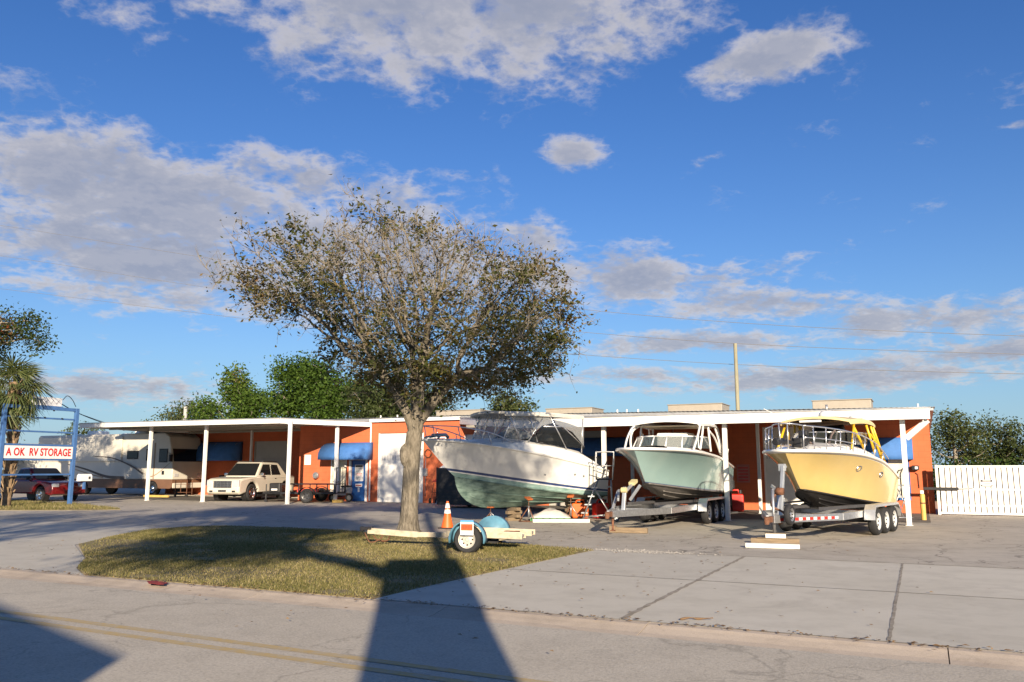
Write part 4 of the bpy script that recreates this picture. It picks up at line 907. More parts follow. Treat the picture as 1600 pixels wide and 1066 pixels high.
def hardtop(parent, x0, x1, w, z, th, m, crown=.06, over=None, name='hardtop'):
    b = MB(); rows = []; ys = [-1, -.96, -.7, -.35, 0, .35, .7, .96, 1]
    for i in range(9):
        t = i/8; x = x0+(x1-x0)*t; ww = w*(1-.12*max(0, t-.6)/.4-.05*max(0, .2-t)/.2)
        rows.append([(x+(.12*(1-q*q) if t == 1 else 0), ww*q, z+crown*(1-q*q)*1.2+crown*.6*math.sin(math.pi*t)-(.05 if abs(q) == 1 else 0)) for q in ys])
    k = len(ys); V = [p for r in rows for p in r]+[(p[0], p[1]*.99, p[2]-th) for r in rows for p in r]; n = len(rows)*k; F = []
    for i in range(8):
        for j in range(k-1): a = i*k+j; F += [(a, a+1, a+k+1, a+k), (n+a, n+a+k, n+a+k+1, n+a+1)]
    for i in range(8):
        for j in (0, k-1): a = i*k+j; F.append((a, a+k, n+a+k, n+a))
    for i in (0, 8):
        for j in range(k-1): a = i*k+j; F.append((a, a+1, n+a+1, n+a))
    b.add(V, F); return b.build(name, m, parent, smooth=40)

# ---- white express boat on stands
fx, fy = -math.cos(R(65)), -math.sin(R(65)); WB = (-10.1, 26.33, 0)
wb = thing('cabin_boat', 'large white cabin boat with algae green bottom propped on stands', 'boat', WB, face(fx, fy))
H1 = Hull(L=6.5, xk=4.3, xc=5.35, zk0=.56, zk1=.60, pk=6, zc0=.74, zc1=1.36, pc=1.5, zs0=1.52, zs1=2.42, ps=1.35, bc=1.02, bs=1.22, flare=1.1, fl=3.0, fe=.66)
H1.keel = lambda t: Vector((5.0*t, 0, .56-.15*math.sin(t/.8*math.pi*.5))) if t < .8 else Vector((4.0+1.35*math.sin((t-.8)/.2*math.pi/2), 0, .41+.95*(1-math.cos((t-.8)/.2*math.pi/2))**1.05))
H1.build(wb, GREENB, [(0, .13, 'aqua_band', AQUA), (.13, .165, 'white_line', GELO), (.165, .235, 'navy_stripe', NAVY), (.235, 1, 'topside', GELO)], GELO, crown=.16)
# cabin house
b = MB(); rows = []
for x, w, zt in ((5.1, .35, 0.0), (4.75, .62, .10), (4.2, .80, .22), (3.3, .90, .36), (2.2, .95, .42), (1.1, .98, .40), (.55, 1.0, .24), (.1, 1.02, .02)):
    e = H1.sheer(x/6.5).z; rows.append([(x, -w-.04, e-.05), (x, -w, e+zt*.8), (x, -w*.85, e+zt+.02), (x, 0, e+zt+.09), (x, w*.85, e+zt+.02), (x, w, e+zt*.8), (x, w+.04, e-.05)])
b.grid(rows); b.add(rows[-1], [tuple(range(7))]); b.build('cabin_house', GELO, wb, smooth=35)
hardtop(wb, .95, 4.15, 1.02, 3.28, .07, mat('hardtop_canvas', (.55, .53, .47), .7, var=.06), .05)
for sg in (1, -1):
    y = .97*sg
    pane(wb, [(3.25, y, 2.46), (2.75, y, 2.86), (2.15, y*.995, 2.93), (1.55, y*.995, 2.72), (1.1, y, 2.36), (.95, y, 2.22), (2.0, y, 2.28)], TINT, 'side_window', .012)
    pane(wb, [(2.2, y*1.005, 2.97), (1.5, y*1.005, 2.75), (1.0, y*1.005, 2.32), (.95, y*.98, 3.22), (2.3, y*.98, 3.25)], CLEAR, 'vinyl_curtain')
    pane(wb, [(4.15, y*.8, 2.42), (3.3, y*.97, 2.5), (2.75, y*.97, 2.9), (2.3, y*.97, 3.0), (2.4, y*.95, 3.26), (3.85, y*.85, 3.28)], CLEAR, 'vinyl_curtain')
    tubes(wb, 'frame_tube', [[(4.2, y*.82, 2.36), (3.75, y*.86, 3.28)], [(3.3, y*.98, 2.42), (2.6, y*.98, 3.27)], [(3.6, y*.98, 2.4), (4.0, y*.88, 3.27)], [(2.95, y*1.0, 2.4), (3.25, y*.94, 3.26)], [(1.75, y*1.02, 2.2), (2.45, y*.99, 3.25)], [(1.1, y*1.01, 2.1), (1.0, y*.98, 3.24)], [(2.7, y*1.0, 2.88), (1.9, y*1.0, 2.9), (1.0, y*1.02, 2.28)]], .02, ALU)
    rl = rail_curve([(3.9, y*.98, 2.36), (4.6, .86*sg, 2.62), (5.5, .62*sg, 2.78), (6.3, .22*sg, 2.82), (6.72, .02*sg, 2.80)], 24); tubes(wb, 'bow_rail', [rl], .017, ALU)
    tubes(wb, 'stanchion', [[rl[i], (rl[i].x-.10, rl[i].y*1.05, H1.sheer(min(.999, (rl[i].x-.1)/6.5)).z)] for i in (7, 13, 18, 23)], .014, ALU)
b = MB(); b.grid([[(4.15, w*.79, 2.42), (3.85, w*.84, 3.27)] for w in (-1, -.33, .33, 1)]); b.build('windscreen', CLEAR, wb, solid=.008, fix=False)
tubes(wb, 'windscreen_bar', [[(4.17, w*.79, 2.42), (3.87, w*.84, 3.27)] for w in (-.33, .33)], .018, GELO)
b = MB(); b.prism([(6.25, -.22), (6.78, -.13), (6.82, 0), (6.78, .13), (6.25, .22)], 'z', 2.38, 2.44); b.build('bow_pulpit', GELO, wb, bevel=.01)
b = MB(); b.tube([(5.6, 0, 2.5), (5.7, .02, 2.58), (6.2, .05, 2.55)], .05, 8); b.tube(rail_curve([(5.9, -.1, 2.47), (6.0, .15, 2.55), (6.2, -.05, 2.5), (6.3, .1, 2.52), (6.45, 0, 2.47)], 20), .03, 6); b.build('anchor_gear', STEEL, wb, smooth=True)
b = MB(); b.box((-.12, 0, 1.0), (.24, 1.9, .06)); b.build('swim_platform', GELO, wb, bevel=.02)
b = MB(); b.tube([(-.1, .45, .95), (-.3, .45, .55), (-.28, .45, .3)], [.09, .10, .05], 8); b.build('outdrive', DARKM, wb, smooth=True); MB().tube([(-.1, -.45, .95), (-.3, -.45, .55), (-.28, -.45, .3)], [.09, .10, .05], 8).build('outdrive', DARKM, wb, smooth=True)
for x in (1.2, 1.6, 2.9):
    p = H1.top(.6 if x < 2 else .45, x/6.5); MB().lathe([(0, .012), (.035, .01), (.04, 0)], 10, (p.x, p.y-.004, p.z), 'y').build('through_hull', STEEL, wb)
# a matching copy of the hull keel timber: blocks under the keel
def crib(loc, rz, label, n=4, group=None):
    t = thing('timber_blocks', label, 'blocks', loc, rz, group)
    for i in range(n):
        MB().box((.0, .0, .05+i*.102), (.55 if i % 2 == 0 else .16, .16 if i % 2 == 0 else .5, .10)).build('block', WOOD, t, bevel=.006)
    return t
def along(x, y): c, s = math.cos(face(fx, fy)), math.sin(face(fx, fy)); return (WB[0]+x*c-y*s, WB[1]+x*s+y*c, 0)
crib(along(3.1, 0), face(fx, fy), 'stacked timber blocks under the keel of the white boat near its middle', 4); crib(along(.6, 0), face(fx, fy), 'stacked timber blocks under the stern keel of the white boat', 5)
def boat_stand(loc, h, label, rz=0., lean=.0):
    t = thing('boat_stand', label, 'boat stand', loc, rz, 'boat stands under the white boat')
    for i in range(3):
        a = i*2*math.pi/3+.5; MB().tube([(0, 0, h*.62), (.30*math.cos(a), .30*math.sin(a), .02)], .016, 6).build('leg', RUST if i else STEEL, t, smooth=True)
        b = a+2*math.pi/3; MB().tube([(.29*math.cos(a), .29*math.sin(a), .02), (.29*math.cos(b), .29*math.sin(b), .02)], .012, 6).build('foot_bar', RUST, t, smooth=True)
    MB().tube([(0, 0, .12), (0, 0, h*.66)], .028, 8).build('column', STEEL, t, smooth=True); MB().tube([(0, 0, h*.6), (0, 0, h-.03)], .014, 6).build('screw', RUST, t, smooth=True)
    MB().box((0, 0, h-.02), (.2, .2, .04), M=Matrix.Rotation(lean, 4, 'X')).build('pad', mat('orange_pad', (.45, .12, .03), .8), t, bevel=.008)
p = along(4.1, .12); boat_stand(p, .46, 'rusty boat stand under the fore-foot of the white boat', .3)
p = along(3.15, .78); boat_stand(p, .72, 'rusty boat stand under the middle of the white boat', 1.1, .4)
p = along(1.55, .93); boat_stand(p, .76, 'grey boat stand under the aft chine of the white boat', .2, .3)
# boarding stairs
st = thing('boarding_stairs', 'tall grey metal boarding steps at the stern of the white boat', 'steps', (-9.0, 24.55, 0), R(18))
for s in (-.28, .28):
    tubes(st, 'leg', [[(-.5, s, 0), (.0, s, 1.25)], [(.45, s, 0), (.40, s, 1.25)]], .02, STEEL)
    tubes(st, 'handrail', [rail_curve([(-.05, s, 1.25), (-.05, s, 2.02), (.02, s, 2.1), (.45, s, 2.1), (.50, s, 2.02), (.45, s, 1.25)], 20)], .017, STEEL); tubes(st, 'guard_bar', [[(-.05, s, 1.68), (.47, s, 1.68)]], .013, STEEL)
    tubes(st, 'stair_brace', [[(.43, s, .1), (-.12, s, 1.0)], [(-.45, s, .12), (.44, s, .18)]], .014, STEEL)
for i in range(4): MB().box((-.42+.105*i, 0, .25+.25*i), (.2, .56, .03)).build('tread', STEEL, st)
MB().box((.2, 0, 1.27), (.52, .58, .04)).build('platform', DARKM, st)
for s in (-.28, .28): wheel(st, (.55, s, .09), .09, .05, STEEL, side=1 if s > 0 else -1)

# ---- mint centre console on its trailer
mu = Vector((-.03, 1)).normalized(); MBW = (-6.56+mu.x*8.2, 20.6+mu.y*8.2, 0)
mb = thing('mint_boat', 'mint green centre console boat with a white hardtop on a trailer', 'boat', MBW, face(-mu.x, -mu.y))
H2 = Hull(L=8.2, xk=5.9, xc=7.15, zk0=.66, zk1=1.0, pk=8, zc0=.84, zc1=1.22, pc=1.7, zs0=1.62, zs1=2.10, ps=2.0, bc=1.06, bs=1.26, flare=1.9, fl=4.2, fe=.60)
H2.build(mb, GREYB, [(0, .03, 'boot_stripe', NAVY), (.03, .95, 'topside', MINT), (.95, 1, 'gunwale', GEL)], GEL, crown=.10, rub=.04)
MB().box((3.5, 0, 2.25), (1.1, .95, .85)).build('console', GEL, mb, bevel=.06)
hardtop(mb, 2.2, 4.75, 1.12, 2.93, .06, GEL, .07)
b = MB(); b.add([(x, y, 2.86) for x, y in ((2.4, -.9), (4.5, -.9), (4.5, .9), (2.4, .9))], [(0, 1, 2, 3)]); b.build('hardtop_liner', mat('beige_liner', (.55, .47, .33), .7), mb, solid=.02, fix=False)
# raised cabin coaming with a wrap-round windscreen
b = MB(); rows = []
for x, w in ((6.4, .45), (6.0, .72), (5.4, .92), (4.6, 1.05), (3.2, 1.12), (1.6, 1.14)):
    e = H2.sheer(x/8.3).z; rows.append([(x, -w-.02, e-.04), (x, -w+.03, e+.10), (x, -w*.8, e+.13), (x, 0, e+.16), (x, w*.8, e+.13), (x, w-.03, e+.10), (x, w+.02, e-.04)])
b.grid(rows); b.add(rows[-1], [tuple(range(7))]); b.build('coaming', GEL, mb, smooth=35)
scr = [(3.9, -1.08), (4.9, -.98), (5.5, -.62), (5.72, -.2), (5.72, .2), (5.5, .62), (4.9, .98), (3.9, 1.08)]
for i, (p, q) in enumerate(zip(scr, scr[1:])):
    def tp(a): return (a[0]-.32, a[1]*.93, 2.52)
    def bt_(a): return (a[0], a[1], 2.18)
    pane(mb, [bt_(p), bt_(q), tp(q), tp(p)], SCREEN, 'windscreen_pane'); tubes(mb, 'screen_post', [[bt_(p), tp(p)]], .022, GEL); tubes(mb, 'screen_rail', [[tp(p), tp(q)]], .022, GEL)
for sg in (1, -1):
    tubes(mb, 'hardtop_support', [rail_curve([(5.7, 1.0*sg, 2.12), (5.25, 1.03*sg, 2.5), (4.75, 1.0*sg, 2.82), (4.2, .9*sg, 2.92)], 18), rail_curve([(4.9, 1.02*sg, 2.14), (4.85, 1.06*sg, 2.42), (4.6, 1.05*sg, 2.72), (4.05, .96*sg, 2.91)], 18), [(3.75, 1.10*sg, 2.1), (3.7, 1.03*sg, 2.88)], rail_curve([(2.3, 1.13*sg, 2.02), (2.45, 1.1*sg, 2.5), (2.75, 1.05*sg, 2.88)], 12), [(1.95, 1.14*sg, 1.98), (2.25, 1.05*sg, 2.86)], rail_curve([(2.3, 1.12*sg, 2.05), (3.0, 1.1*sg, 2.5), (3.7, 1.06*sg, 2.72)], 12)], .032, GEL, 8)
    tubes(mb, 'rod_holder', [[(1.7+.22*i, 1.2*sg, 1.92), (1.62+.22*i, 1.24*sg, 2.22+.10*i)] for i in range(4)], .03, GEL)
b = MB(); b.box((4.3, .1, 3.06), (.1, .5, .1)); b.build('light_bar', GEL, mb, bevel=.02)
for s in (-.4, .4):
    b = MB(); b.tube([(.05, s, 1.35), (-.42, s, 1.45), (-.52, s, 1.1), (-.45, s, .5)], [.10, .20, .17, .08], 10); b.build('outboard', mat('grey_cowl', (.14, .15, .16), .35), mb, smooth=True)
b = MB(); b.box((-.25, 0, 1.0), (.5, 1.5, .12)); b.build('engine_bracket', GEL, mb, bevel=.03)

# ---- yellow boat on its trailer
yu = Vector((.167, .986)).normalized(); YBW = (-2.72+yu.x*6.3, 20.1+yu.y*6.3, 0)
yb = thing('yellow_boat', 'yellow fishing boat with steel bow rails and yellow tower on a trailer', 'boat', YBW, face(-yu.x, -yu.y))
H3 = Hull(L=6.5, xk=4.5, xc=5.45, zk0=.52, zk1=.9, pk=7, zc0=.62, zc1=1.12, pc=1.6, zs0=1.34, zs1=2.0, ps=2.3, bc=1.02, bs=1.26, flare=1.7, fl=4.0, fe=.60)
H3.build(yb, BLKB, [(0, .94, 'topside', YELG), (.94, 1, 'gunwale', GEL)], GEL, crown=.10, rail=GEL, rub=.04)
b = MB(); rows = []
for x, w, z in ((5.9, .30, .02), (5.4, .55, .12), (4.7, .74, .22), (3.9, .86, .28), (3.0, .92, .32), (2.0, .95, .32)):
    e = H3.sheer(x/6.5).z; rows.append([(x, -w-.05, e-.05), (x, -w, e+z*.75), (x, -w*.82, e+z), (x, 0, e+z+.06), (x, w*.82, e+z), (x, w, e+z*.75), (x, w+.05, e-.05)])
b.grid(rows); b.add(rows[-1], [tuple(range(7))]); b.build('cabin_house', GEL, yb, smooth=35)
scr = [(2.5, -.9), (3.5, -.84), (4.05, -.5), (4.2, 0), (4.05, .5), (3.5, .84), (2.5, .9)]
for p, q in zip(scr, scr[1:]):
    def tp(a): return (a[0]-.4, a[1]*.92, 2.52)
    def bt_(a): return (a[0], a[1], 2.20)
    pane(yb, [bt_(p), bt_(q), tp(q), tp(p)], glass('smoke_screen', (.03, .035, .035), .8, .05), 'windscreen_pane'); tubes(yb, 'screen_post', [[bt_(p), tp(p)]], .018, ALU); tubes(yb, 'screen_rail', [[tp(p), tp(q)]], .018, ALU)
ht = hardtop(yb, 1.6, 3.95, 1.0, 2.80, .06, mat('cream_top', (.66, .54, .28), .5, var=.06), .09)
b = MB(); b.add([(x, y, 2.78) for x, y in ((1.75, -.85), (3.7, -.8), (3.7, .8), (1.75, .85))], [(0, 1, 2, 3)]); b.build('hardtop_liner', mat('brown_liner', (.14, .08, .03), .8), yb, solid=.02, fix=False)
b = MB(); b.lathe([(0, .17), (.14, .165), (.2, .12), (.225, .06), (.22, .0), (0, 0)], 24, (2.75, 0, 2.95)); b.build('radar_dome', GEL, yb, smooth=40)
b = MB(); b.lathe([(0, .34), (.03, .34), (.03, .14), (0, .14)], 10, (2.75, 0, 2.95)); b.build('mast_light', STEEL, yb, smooth=True)
tubes(yb, 'antenna', [[(2.9, -.9, 2.85), (4.1, -1.25, 3.15)]], .008, GEL, 5)
b = MB(); b.lathe([(0, .1), (.16, .07), (.2, .0), (0, 0)], 18, (2.0, .55, 2.93)); b.build('satellite_dome', GEL, yb, smooth=True)
b = MB(); b.tube([(3.0, -.35, 2.62), (2.9, 0, 2.55), (3.0, .45, 2.62)], [.12, .17, .12], 10); b.build('canvas_roll', BLACK, yb, smooth=True)
MB().box((3.98, -.1, 2.80), (.05, .55, .07)).build('light_bar', GEL, yb, bevel=.01)
for sg in (1, -1):
    tubes(yb, 'tower_leg', [[(4.15, .92*sg, 2.08), (3.55, .86*sg, 2.78)], [(3.1, .96*sg, 2.1), (3.6, .8*sg, 2.78)], [(2.3, 1.04*sg, 2.0), (2.6, .92*sg, 2.78)], [(1.3, 1.08*sg, 1.7), (1.9, .92*sg, 2.8)], [(1.65, 1.07*sg, 1.8), (2.15, .92*sg, 2.8)]], .032, YELP, 8)
    tubes(yb, 'tower_brace', [[(2.4, 1.0*sg, 2.3), (1.9, 1.0*sg, 2.35)], [(1.5, 1.05*sg, 2.05), (2.4, .98*sg, 2.5)]], .02, YELP)
    rl = rail_curve([(1.4, 1.18*sg, 1.86), (2.6, 1.20*sg, 2.18), (3.8, 1.14*sg, 2.38), (4.8, .98*sg, 2.48), (5.6, .72*sg, 2.54), (6.2, .36*sg, 2.58)], 36); tubes(yb, 'bow_rail', [rl], .016, ALU)
    low = [Vector((q.x, q.y*1.03, q.z-.27)) for q in rl[20:]]
    tubes(yb, 'bow_rail', [low], .012, ALU)
    tubes(yb, 'stanchion', [[rl[i], (rl[i].x+.06, H3.sheer(min(.98, (rl[i].x+.06)/6.5)).y*.95*sg, H3.sheer(min(.98, (rl[i].x+.06)/6.5)).z)] for i in (4, 9, 14, 19, 24, 29, 33, 36)], .014, ALU)
tubes(yb, 'pulpit_rail', [rail_curve([(6.2, -.36, 2.58), (6.45, -.22, 2.61), (6.55, 0, 2.62), (6.45, .22, 2.61), (6.2, .36, 2.58)], 14), [(6.53, -.1, 2.62), (6.47, -.08, 2.0)], [(6.53, .1, 2.62), (6.47, .08, 2.0)]], .016, ALU)
tm = MB(); tm.tube([(5.35, .1, 2.16), (6.35, -.12, 2.24)], .05, 8); tm.box((5.55, .08, 2.20), (.55, .24, .22)); tm.box((5.3, .1, 2.36), (.2, .2, .28)); tm.tube([(6.3, -.12, 2.22), (6.65, -.16, 2.2)], .085, 10); tm.build('trolling_motor', BLACK, yb, bevel=.02)
ch = MB(); ch.tube(rail_curve([(5.2, .2, 2.22), (4.9, .35, 2.12), (4.5, .45, 2.2), (4.15, .45, 2.42), (4.0, .5, 2.55)], 24), .028, 6); ch.build('rope', mat('dark_rope', (.12, .09, .08), .9, var=.5, scale=40), yb, smooth=True)
for t, v in ((.60, .70), (.34, .70)):
    p = H3.top(v, t); nrm = (H3.top(v, t+.02)-H3.top(v, t-.02)).cross(H3.top(v+.04, t)-H3.top(v-.04, t)).normalized()
    if nrm.y < 0: nrm = -nrm
    q = nrm.to_track_quat('Z', 'Y').to_matrix().to_4x4(); b = MB(); b.lathe([(0, .0), (.06, .0), (.062, .014), (.085, .014), (.09, 0)], 18)
    b.v = [tuple(p+(q @ Vector((x*1.5, y, z)))) for x, y, z in b.v]; b.m = [1 if i % 4 == 0 else 0 for i in range(len(b.f))]; b.build('porthole', [CHROME, BLACK], yb, smooth=30)
for s in (-.38, .38):
    b = MB(); b.tube([(.0, s, 1.2), (-.4, s, 1.35), (-.5, s, 1.05), (-.42, s, .5)], [.08, .18, .16, .07], 10); b.build('outboard', BLACK, yb, smooth=True)

# ------------------------------------------------------------------ boat trailers
def trailer(label, loc, rz, L, hw, vx, axles, zr=.50, tape=False):
    """coupler at the origin, running back along +x"""
    t = thing('boat_trailer', label, 'trailer', loc, rz, None)
    for sg in (1, -1):
        b = MB(); b.bar((0.15, .06*sg, zr), (vx, hw*sg, zr), .07, .16); b.build('tongue_beam', STEEL, t, bevel=.008)
        b = MB(); b.bar((vx-.03, hw*sg, zr), (L, hw*sg, zr), .07, .16)
        b.build('side_rail', STEEL, t, bevel=.008)
        b = MB(); b.bar((vx, hw*.5*sg, zr+.16), (L, hw*.5*sg, zr+.10), .12, .07); b.build('bunk', mat('bunk_carpet', (.06, .06, .065), .95), t)
        for ax in axles: wheel(t, (ax, (hw+.18)*sg, .33), .33, .2, mat('white_rim', (.6, .6, .58), .4, .2), side=sg)
        f = MB(); a0, a1 = axles[0]-.42, axles[-1]+.42; y0, y1 = (hw+.06)*sg, (hw+.31)*sg
        pr = [(a0-.05, .38), (a0, .62), (a0+.12, .73), (a1-.12, .73), (a1, .62), (a1+.05, .38)]
        f.grid([[(p[0], y0, p[1]) for p in pr], [(p[0], y1, p[1]) for p in pr]]); f.grid([[(p[0], y1, p[1]) for p in pr], [(p[0], y1, max(p[1]-.05, .38)) for p in pr]]); f.build('fender', mat('fender_aluminium', (.52, .53, .54), .4, .6, var=.1), t, solid=.006, bevel=.0)
        MB().box((L+.03, (hw-.05)*sg, zr+.02), (.05, .2, .09)).build('tail_light', mat('red_lens', (.45, .02, .015), .2), t)
        if tape:
            k = MB(); n = 16
            d = Vector((vx-.15, (hw-.06)*sg, 0)); nn = Vector((-d.y, d.x, 0)).normalized()*sg
            for i in range(n):
                p = Vector((0.15, .06*sg, zr-.01))+d*(.08+.84*i/n); q = p+d*(.84/n*.92); o = nn*.0385
                k.add([p+o-Vector((0, 0, .03)), q+o-Vector((0, 0, .03)), q+o+Vector((0, 0, .03)), p+o+Vector((0, 0, .03))], [(0, 1, 2, 3)], i % 2)
            k.build('reflective_tape', [mat('tape_red', (.50, .03, .02), .4), mat('tape_white', (.75, .72, .68), .4)], t, solid=.002, fix=False)
    for x in (vx+.2, (vx+L)*.5, L-.3): MB().bx(x-.05, x+.05, -hw+.036, hw-.036, zr-.07, zr+.03).build('cross_member', STEEL, t)
    for ax in axles: MB().tube([(ax, -hw-.1, .33), (ax, hw+.1, .33)], .035, 8).build('axle', DARKM, t, smooth=True)
    b = MB(); b.bar((-.05, 0, zr), (.5, 0, zr), .1, .12); b.lathe([(0, -.1), (.05, -.1), (.06, .04), (0, .06)], 12, (-.06, 0, zr)); b.build('coupler', RUST, t)
    return t
GALVP = mat('winch_post_steel', (.50, .52, .53), .4, .6, var=.12)
t1 = trailer('galvanised triple-axle trailer carrying the mint boat', (-6.85, 19.35, 0), face(.045, 1), 8.4, .76, 2.5, (5.3, 6.05, 6.8))
b = MB(); b.bar((1.15, .05, .5), (1.3, .05, 1.12), .09, .09); b.bar((1.25, -.02, 1.05), (1.75, -.02, 1.22), .06, .06); b.bar((1.2, -.12, .8), (1.15, -.42, 1.18), .05, .07); b.bar((1.2, .2, .8), (1.9, .45, 1.02), .05, .07); b.bar((1.25, .4, .5), (1.85, .45, 1.0), .06, .07); b.build('winch_post', GALVP, t1, bevel=.006)
b = MB(); b.lathe([(0, -.07), (.07, -.07), (.07, .07), (0, .07)], 14, (1.24, .05, 1.05), 'y'); b.bar((1.6, -.02, 1.2), (1.85, -.02, 1.28), .16, .08); b.build('winch_drum', mat('pale_yellow_winch', (.55, .48, .25), .6), t1, smooth=35)
b = MB(); b.tube([(.3, 0, .5), (.3, 0, .12)], .03, 8); b.box((.3, 0, .10), (.1, .1, .03)); b.build('tongue_jack', RUST, t1)
t2 = trailer('galvanised triple-axle trailer with red and white tape carrying the yellow boat', (-2.98, 18.55, 0), face(.21, .978), 7.2, .92, 2.1, (4.05, 4.8, 5.55), .52, True)
b = MB(); b.bar((.75, .0, .5), (1.0, -.02, 1.66), .075, .075); b.bar((1.0, .0, .9), (1.5, .30, 1.12), .05, .08); b.bar((1.25, .22, .55), (1.5, .30, 1.1), .06, .07); b.bar((1.5, .30, 1.08), (1.62, .5, 1.2), .05, .07); b.bar((1.0, -.0, 1.62), (1.25, .0, 1.64), .04, .05); b.box((1.0, .0, 1.62), (.06, .16, .16)); b.build('winch_post', GALVP, t2, bevel=.006)
b = MB(); b.tube([(.35, .0, 1.15), (.35, .0, .22)], .032, 10); b.tube([(.35, 0, 1.15), (.52, .0, 1.16)], .012, 6); b.build('tongue_jack', STEEL, t2, smooth=True)
b = MB(); b.lathe([(0, -.08), (.08, -.08), (.09, .08), (0, .08)], 14, (.62, -.06, 1.1), 'y'); b.tube(rail_curve([(.6, .0, 1.1), (.5, .1, .8), (.62, -.12, .65), (.45, -.2, .5), (.5, -.05, .4)], 16), .025, 6); b.build('winch', RUST, t2, smooth=True)
wheel(t2, (.35, -.35, .62), .22, .12, STEEL, side=-1, name='spare_wheel')
# blocks under the yellow trailer's jack and beside the mint trailer
yj = Vector((-2.98, 18.55))+Vector((.21, .978))*.35
t = thing('block_stack', 'white block on a timber under the jack of the yellow boat trailer', 'blocks', (yj.x, yj.y, 0), R(8))
MB().box((0, 0, .06), (1.0, .20, .10)).build('base_timber', WOOD, t, bevel=.008); MB().box((.02, 0, .165), (.42, .24, .10)).build('white_block', WOODW, t, bevel=.01); MB().box((.02, 0, .219), (.45, .26, .006)).build('top_plate', WOOD, t)
MB().box((-.05, -.02, .117), (.62, .22, .012)).build('shim', WOOD, t)
tag(MB().box((-2.78, 17.72, .05), (1.05, .14, .09), R(6)).build('white_timber', WOODW, bevel=.01), 'loose white timber lying on the asphalt before the yellow boat trailer', 'timber')
t = thing('timber_beam', 'old brown timber lying below the coupler of the mint boat trailer', 'timber', (-6.75, 20.3, 0), R(6))
MB().box((.15, 0, .07), (.85, .14, .13)).build('beam', WOOD, t, bevel=.01); MB().box((-.30, -.02, .09), (.16, .17, .17)).build('end_block', WOOD, t, bevel=.01)
# ------------------------------------------------------------------ tow dolly and cone on the lawn
DBLUE = mat('faded_blue_paint', (.10, .25, .34), .5, var=.16, scale=5, dirt=.15)
CREAM = mat('cream_steel_paint', (.52, .45, .32), .55, var=.2, scale=9, dirt=.55)
dd = Vector((.978, .208)); dly = thing('tow_dolly', 'tow dolly with blue fenders and cream frame parked on the lawn by the oak', 'tow dolly', (-8.0, 15.0, 0), face(dd.x, dd.y))
b = MB(); b.bar((-2.45, 0, .32), (-1.35, 0, .26), .10, .12); b.bar((-1.37, 0, .26), (-.25, 0, .28), .09, .10); b.build('tongue', CREAM, dly, bevel=.01)
b = MB(); b.bx(-2.62, -2.35, -.05, .05, .33, .40); b.lathe([(0, -.05), (.045, -.05), (.05, .04), (0, .05)], 12, (-2.58, 0, .36)); b.build('coupler', DARKM, dly, bevel=.01)
b = MB(); b.tube(rail_curve([(-2.4, .04, .30), (-2.3, .1, .14), (-2.05, .06, .12), (-1.95, .02, .28)], 14), .014, 6); b.tube(rail_curve([(-2.5, -.06, .28), (-2.35, -.12, .10), (-2.15, -.08, .16), (-2.1, -.02, .28)], 14), .012, 6); b.build('safety_chain', RUST, dly, smooth=True)
MB().tube([(-.1, -.86, .30), (-.1, .95, .30)], .05, 10).build('axle', DARKM, dly, smooth=True)
MB().bx(-.35, .15, -.60, .62, .27, .34).build('cross_bed', CREAM, dly, bevel=.015)
for sg in (-1, 1):
    y = .42*sg
    b = MB(); b.bar((-.55, y, .33), (.95, y, .31), .30, .05, 1); b.bar((-.55, y-.16, .34), (.98, y-.16, .31), .03, .11); b.bar((-.55, y+.16, .34), (.98, y+.16, .31), .03, .11); b.bar((.5, y, .24), (.9, y, .28), .2, .04); b.build('ramp', [CREAM, STEEL], dly, bevel=.006)
    w = wheel(dly, (0, .92*sg, .27), .27, .18, mat('cream_rim', (.55, .52, .45), .5, .2, var=.15, dirt=.25), side=sg)
    f = MB(); a = [R(q) for q in range(-12, 193, 12)]; c = (0, .27)
    o = [(c[0]+.345*math.cos(q), c[1]+.335*math.sin(q)) for q in a]
    y0, y1 = (.82)*sg, (1.05)*sg
    f.grid([[(p[0], y0, p[1]) for p in o], [(p[0], y1, p[1]) for p in o]])
    if sg > 0: f.add([(p[0], y0, p[1]) for p in o], [tuple(range(len(o)))])
    else: f.grid([[(p[0], y0+.01, p[1]) for p in o], [(c[0]+.28*math.cos(q), y0+.01, c[1]+.27*math.sin(q)) for q in a]])
    f.build('fender', DBLUE, dly, smooth=40, solid=.012)
n = MB(); n.box((0.02, -1.066, .475), (.26, .006, .24)); n.box((0.02, -1.062, .605), (.26, .008, .05), m=1); pl = n.build('placard', [mat('placard_white', (.70, .74, .78), .5), mat('placard_blue', (.08, .30, .60), .5)], dly)
RO = mat('placard_orange', (.80, .10, .02), .5)
MB().box((0.02, -1.0705, .50), (.23, .002, .12)).build('placard_panel', RO, pl)
for i in range(7): MB().box((-.07+.03*i, -1.0725, .50+.004*(i % 2)), (.016, .002, .07 if i % 3 else .05)).build('placard_stroke', mat('dark_orange_ink', (.30, .05, .02), .6), pl)
MB().box((.62, .05, .35), (.3, .12, .03)).build('strap', RUST, dly)
cone = thing('traffic_cone', 'orange traffic cone with white bands beside the tow dolly', 'cone', (-11.55, 19.7, 0))
ORC = mat('cone_orange', (.85, .13, .02), .5, var=.05)
MB().lathe([(.165, .03), (.10, .32), (.092, .36), (.048, .62), (.03, .72), (.0, .72)], 24).build('body', ORC, cone, smooth=40)
for z0, z1 in ((.40, .50), (.54, .66)):
    r = lambda z: .165-(.165-.03)*(z-.03)/.69+.004
    MB().lathe([(r(z0), z0), (r(z1), z1)], 24).build('white_band', mat('reflective_white', (.82, .80, .78), .4), cone, smooth=True)
MB().box((0, 0, .015), (.38, .38, .03)).build('base', BLACK, cone, bevel=.01)

